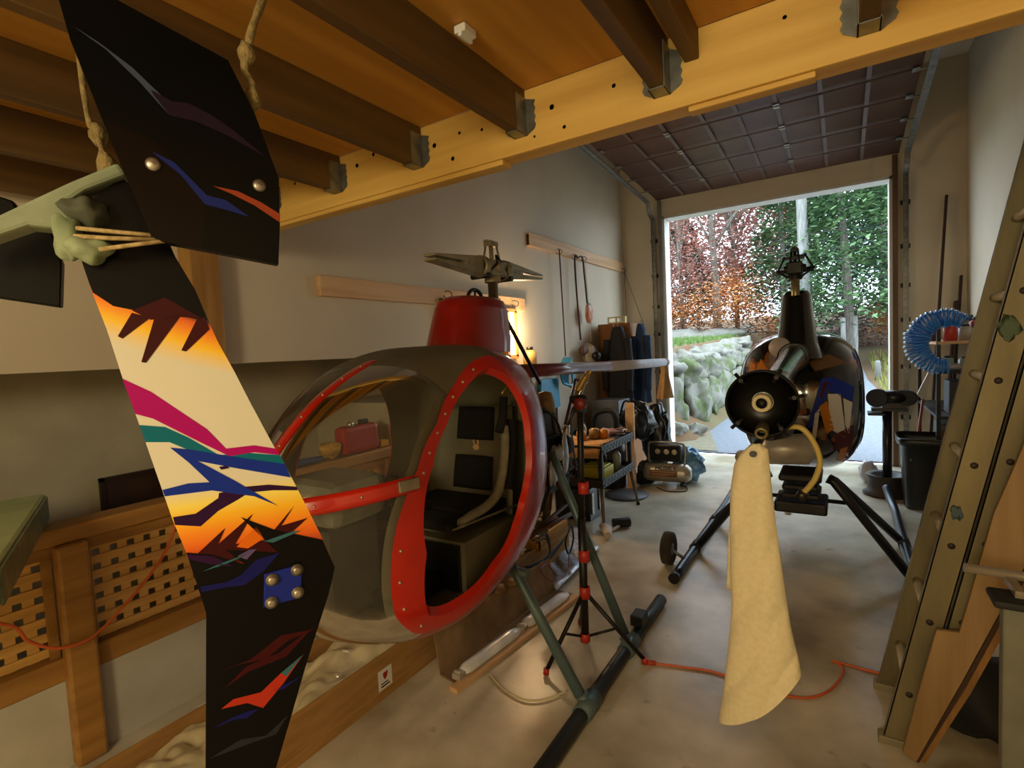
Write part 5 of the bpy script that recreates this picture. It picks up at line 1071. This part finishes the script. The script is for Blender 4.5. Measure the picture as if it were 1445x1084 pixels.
# boulders
m_rock=mat('mossy_granite','7c7b70',.9,c2='566238',scale=3.5,detail=9,bump=1.,bscale=9,ramp=(.44,.58))
m_rock2=mat('pale_granite','8a8880',.9,c2='6f6e60',scale=3,detail=7,bump=.5,bscale=7)
RK=[((-2.75,9.35,.55),(.38,.55,.72),0),((-2.45,10.35,.42),(.3,.5,.55),0),((-2.45,11.3,.40),(.3,.5,.5),0),((-2.4,12.3,.45),(.3,.5,.5),0),((-2.35,13.4,.5),(.3,.55,.5),0),((-2.3,14.6,.6),(.32,.6,.5),0),((-2.2,15.9,.75),(.32,.65,.5),0),((-2.1,17.3,.9),(.35,.7,.5),0),
((-2.9,9.4,1.43),(.45,.85,.20),1),((-2.65,10.2,1.05),(.34,.42,.30),0),((-2.6,11.0,1.02),(.32,.45,.3),0),((-2.55,11.9,1.05),(.32,.45,.3),0),((-2.5,12.9,1.1),(.32,.5,.3),0),((-2.45,14.0,1.18),(.32,.5,.3),0),((-2.4,15.3,1.3),(.35,.6,.32),0),
((-2.75,10.75,1.45),(.42,.5,.18),1),((-2.7,11.75,1.5),(.42,.5,.2),1),((-2.65,12.9,1.52),(.4,.6,.2),1),((-2.6,14.2,1.58),(.4,.6,.2),1),((-2.5,15.6,1.68),(.4,.7,.2),1),((-3.05,8.75,.5),(.32,.35,.5),0),((-2.5,8.72,.14),(.26,.24,.16),1),((-2.25,9.2,.10),(.16,.2,.12),1),((-4.2,19,1.75),(1.4,.9,.34),1)]
RN=['largest mossy boulder beside the left door jamb','low mossy boulder next behind the largest boulder','mossy base boulder half hidden by the black flange','third base boulder along the driveway','base boulder in the middle of the stone wall','base boulder near the bend of the wall','base boulder toward the far end of the wall','farthest base boulder of the stone wall',
'flat pale slab capping the wall nearest the door','mossy stone wedged under the second cap slab','stone in the second course beside the black cylinder','second-course stone further along the wall','second-course stone in the middle of the wall','second-course stone beyond the middle of the wall','last second-course stone before the wall fades',
'second flat cap slab of the stone wall','third flat cap slab of the stone wall','fourth flat cap slab of the stone wall','fifth flat cap slab of the stone wall','farthest flat cap slab of the stone wall','dark boulder tucked behind the left jamb','pale low stone on the ground by the left jamb','small pale stone at the sand edge','broad pale rock outcrop on the lawn']
for i,((c,r,k),l) in enumerate(zip(RK,RN)):
    if c[2]>1.2 and i<23: c=(c[0],c[1],c[2]-.2)
    b=MB(); b.blob(c,r,i+1,.2,1.4,44); 
    b.v=[tuple(V(p)+V((noise.noise(V(p)*4),noise.noise(V(p)*4+V((9,0,0))),noise.noise(V(p)*4+V((0,9,0)))))*.06) for p in b.v]
    b.v=[tuple(V(p)*1+V((1,0,.4))*.09*abs(noise.noise(V(p)*7))+(V(p)-V(c)).normalized()*.05*round(noise.noise(V(p)*3.2)*3)/1.5) for p in b.v]
    one('boulder',b,[m_rock,m_rock2][k],l,'boulder','boulders of the retaining wall')
# trees
def leafmat(n,c,c2): 
    m=mat(n,c,.8,c2=c2,scale=1.6,detail=3,ramp=(.4,.6)); b_=m.node_tree.nodes['Principled BSDF']; return m
LM={'red':leafmat('russet_leaves','b87060','c89c90'),'orange':leafmat('orange_leaves','bc6c3c','c88a4a'),'green':leafmat('hemlock_needles','648450','4f7048'),'dkgreen':leafmat('dark_pine_needles','4a6a5a','3a5648'),'olive':leafmat('olive_leaves','808c66','6a7a5c'),'brown':leafmat('brown_brush','806054','6a5044')}
m_bark=mat('grey_bark','7d766c',.9,c2='5a534a',scale=3,stretch=(6,6,1),bump=.4)
m_pale=mat('pale_bark','8a8a86',.9,c2='6f6e68',scale=3,stretch=(6,6,1))
def leaf(b,p,s,droop=0.,rnd=R):
    s*=.68
    a=rnd.uniform(0,2*PI);e=rnd.uniform(-.9,.9); x=V((math.cos(a),math.sin(a),math.sin(e)*.6-droop)).normalized(); y=x.cross(V((rnd.uniform(-.5,.5),rnd.uniform(-.5,.5),1))).normalized()
    b.add([p-x*s,p-y*s*.45,p+x*s,p+y*s*.45],[(0,1,2,3)])
def tree(nm,l,x,y,h,w,m,kind,n,ls,tr=.12,bark=None,zb=.25,grp='trees beyond the garage door'):
    rnd=random.Random(int(x*100+y*10)); n=int(n*2.8); z=hz(x,y); t=thing(nm,l,'tree',(x,y,z),grp); b=MB(); bark=bark or m_bark
    lean=rnd.uniform(-.04,.04)
    trunk=[V((x+lean*k*h+.03*math.sin(k*7),y,z-.05+h*.95*k)) for k in[i/8 for i in range(9)]]
    if kind!='bush': b.tube(trunk,[tr*(1-.8*i/8) for i in range(9)],8)
    lf=MB()
    if kind=='conifer':
        for i in range(n):
            k=rnd.random()**.8; rr=w*(1-k*.85)*rnd.uniform(.25,1)**.6; a=rnd.uniform(0,2*PI); tier=.35*math.sin(k*38)
            leaf(lf,V((x+math.cos(a)*rr,y+math.sin(a)*rr,z+h*(zb+(1-zb)*k)-rr*.22+tier*.3)),ls*rnd.uniform(.7,1.4),.25,rnd)
        for k in range(14):
            a=rnd.uniform(0,2*PI); q=trunk[2].lerp(trunk[-1],k/14); b.tube([q,q+V((math.cos(a)*w*(1-k/16)*.8,math.sin(a)*w*(1-k/16)*.8,-.15))],[.03,.01],5)
    else:
        cl=[]
        nb=22 if kind=='open' else 14
        for k in range(nb):
            a=rnd.uniform(0,2*PI); hh=rnd.uniform(zb,1); r_=w*rnd.uniform(.3,1)*(1-.55*abs(hh-.55)/.5); c=V((x+math.cos(a)*r_,y+math.sin(a)*r_,z+h*hh)); cl.append(c)
            if kind!='bush': s=trunk[min(8,max(1,int(hh*6)))]; b.tube([s,s.lerp(c,.55)+V((0,0,.15)),c],[tr*.35,tr*.2,.01],5)
        for i in range(n):
            c=rnd.choice(cl); q=V((rnd.gauss(0,1),rnd.gauss(0,1),rnd.gauss(0,.75)))*w*(.27 if kind!='bush' else .3); p=c+q
            p.z=max(p.z,z+.05); leaf(lf,p,ls*rnd.uniform(.6,1.3),0,rnd)
    if b.v: new('trunk',b,bark,t)
    new('foliage',lf,m,t)
tree('maple_tree','thin russet maple at the left edge of the door opening',-8.6,24,9.0,2.6,LM['red'],'open',1500,.13)
tree('maple_tree','russet maple with bare twigs left of the forked grey trunk',-6.6,23,8.6,2.3,LM['red'],'open',2200,.13)
tree('maple_tree','orange-red maple in front of the other maples',-5.2,20.5,6.3,1.8,LM['red'],'open',1700,.11,.1)
tree('forked_tree','forked grey tree with sparse olive leaves in the middle of the view',-4.0,21,9.2,1.9,LM['olive'],'open',700,.12,.17,zb=.5)
tree('maple_tree','tall pale russet maple behind the forked grey tree',-4.4,28,11,3.0,LM['red'],'open',2200,.16)
tree('orange_bush','bright orange bush under the forked grey tree',-3.6,18.8,1.9,1.15,LM['orange'],'bush',1300,.09,zb=.15)
tree('orange_bush','low orange-red bush left of the bright orange one',-6.0,20,1.35,1.3,LM['orange'],'bush',900,.09,zb=.15)
tree('orange_bush','small orange bush behind the white mast of the black helicopter',-2.0,20.5,1.7,1.0,LM['orange'],'bush',800,.09,zb=.15)
tree('pine_tree','dark green young pine at the lower left of the view',-7.0,22,3.9,1.5,LM['dkgreen'],'conifer',1500,.13,.08)
tree('pine_tree','second dark young pine right of the first',-5.4,24,3.7,1.3,LM['dkgreen'],'conifer',1200,.13,.08)
tree('hemlock_tree','dense green hemlock right of the white trunk',.2,19.5,9.8,2.3,LM['green'],'conifer',5200,.16,.16,zb=.16)
tree('hemlock_tree','green hemlock at the right edge of the door opening',2.7,20.5,9.0,2.2,LM['green'],'conifer',4200,.16,.16,zb=.16)
tree('hemlock_tree','paler green hemlock left of the white trunk',-2.0,23.5,8.8,1.7,LM['green'],'conifer',2200,.15,.14,zb=.2)
tree('hemlock_tree','dark hemlock far behind the two green ones',1.4,26,11,3.0,LM['dkgreen'],'conifer',3600,.18,.18,zb=.15)
tree('brown_brush','brown brush along the fence at the right',.6,23,1.6,1.6,LM['brown'],'bush',1300,.1,zb=.1)
tree('brown_brush','second patch of brown brush at the far right',3.4,23,1.6,1.6,LM['brown'],'bush',1000,.1,zb=.1)
tree('orange_sapling','orange sapling leaning over the fence posts at the right',1.2,20,1.9,.6,LM['orange'],'bush',350,.08,zb=.5)
t=thing('dead_trunk','tall bare pale trunk rising straight up the middle of the door view','tree',(-.95,18.6,hz(-.95,18.6)))
z=hz(-.95,18.6); b=MB(); b.tube([(-.95,18.6,z-.05),(-.99,18.6,z+3),(-1.06,18.6,z+6.0),(-1.1,18.6,z+9.5)],[.17,.155,.14,.09],12); new('trunk',b,m_pale,t)
b=MB(); b.tube(smooth([(-1.05,18.6,z+5.2),(-.8,18.5,z+5.7),(-.55,18.5,z+6.3),(-.1,18.4,z+6.9)]),[.06]*6+[.05]*6+[.03]*7,8); new('bare_limb',b,m_pale,t)
for k,(x,y,h,l) in enumerate(((.0,18,1.65,'leftmost weathered fence post right of the black helicopter'),(.30,18.3,1.65,'second weathered fence post from the left'),(1.15,16.2,1.7,'tall weathered fence post nearest the right door side'),(.78,17.2,.5,'short pale marker post between the fence posts'),(2.0,17,.9,'weathered post at the extreme right of the door view'))):
    z=hz(x,y); b=MB(); b.tube([(x,y,z-.05),(x+.01,y,z+h*.6),(x,y,z+h-.05),(x,y,z+h)],[.07,.065,.065,.05],9); one('fence_post',b,m_pale,l,'post','fence posts along the driveway')
# distant woods: low bank of far trees
for k,(x,y,h,w_,mm) in enumerate(((-13,32,9,3.4,'red'),(-9.5,34,10,3.4,'dkgreen'),(-5.5,35,10,3.4,'red'),(-1.5,34,10,3.4,'dkgreen'),(2.8,33,11,3.4,'dkgreen'),(6.2,31,11,3.2,'green'))):
    tree('far_tree',['far russet tree at the left end of the woods','far dark pine at the left of the woods','far russet tree at the middle of the woods','far dark pine behind the dead trunk','far dark pine behind the right hemlocks','far green hemlock at the right end of the woods'][k],x,y,h,w_,LM[mm],'conifer' if mm!='red' else 'open',3800,.26,.15)
for k,(x,y,w_,mm,l) in enumerate(((-9.2,26,2.2,'brown','brown undergrowth at the left end of the woods edge'),(-7,27,2.2,'red','russet undergrowth under the left maples'),(-4.6,25.5,2.0,'orange','orange undergrowth behind the forked grey tree'),(-2.2,26,2.0,'brown','brown undergrowth left of the dead trunk'),(.2,27,2.2,'dkgreen','dark undergrowth behind the hemlock trunk'),(3.4,27,2.2,'brown','brown undergrowth at the right end of the woods edge'))):
    tree('undergrowth_bush',l,x,y,2.3,w_,LM[mm],'bush',1100,.16,zb=.1)
for nm in('russet_leaves','orange_leaves','hemlock_needles','dark_pine_needles','olive_leaves','brown_brush','mossy_granite','pale_granite','asphalt','sandy_grit','lawn_grass','leafy_ground','dry_grass','pale_bark','grey_bark'):
    for nd in MATS[nm].node_tree.nodes:
        if nd.type=='VALTORGB':
            for e in nd.color_ramp.elements: e.color=tuple(c*.74 for c in e.color[:3])+(1,)
# ------------------------------------------------------------- light
w=bpy.data.worlds.new('overcast'); sc.world=w; w.use_nodes=True; nt=w.node_tree; bg=nt.nodes['Background']
bg.inputs[0].default_value=(.72,.87,1.0,1); bg.inputs[1].default_value=7.5
def lamp(n,kind,loc,col_,e,size=.1,rot=None):
    d=bpy.data.lights.new(n,kind); d.energy=e; d.color=col_
    if kind=='AREA': d.size=size
    else: d.shadow_soft_size=size
    o=bpy.data.objects.new(n,d); col.objects.link(o); o.location=loc
    if rot: o.rotation_euler=rot
    return o
lamp('shop_lamp','POINT',(-.3,-1.9,2.08),(1,.85,.53),175,.3)
lamp('work_lamp','POINT',(-2.66,4.38,1.8),(1,.72,.4),26,.06)
sc.view_settings.view_transform='Standard'; sc.view_settings.look='None'; sc.view_settings.gamma=1; sc.view_settings.exposure=0
sc.view_settings.use_curve_mapping=False
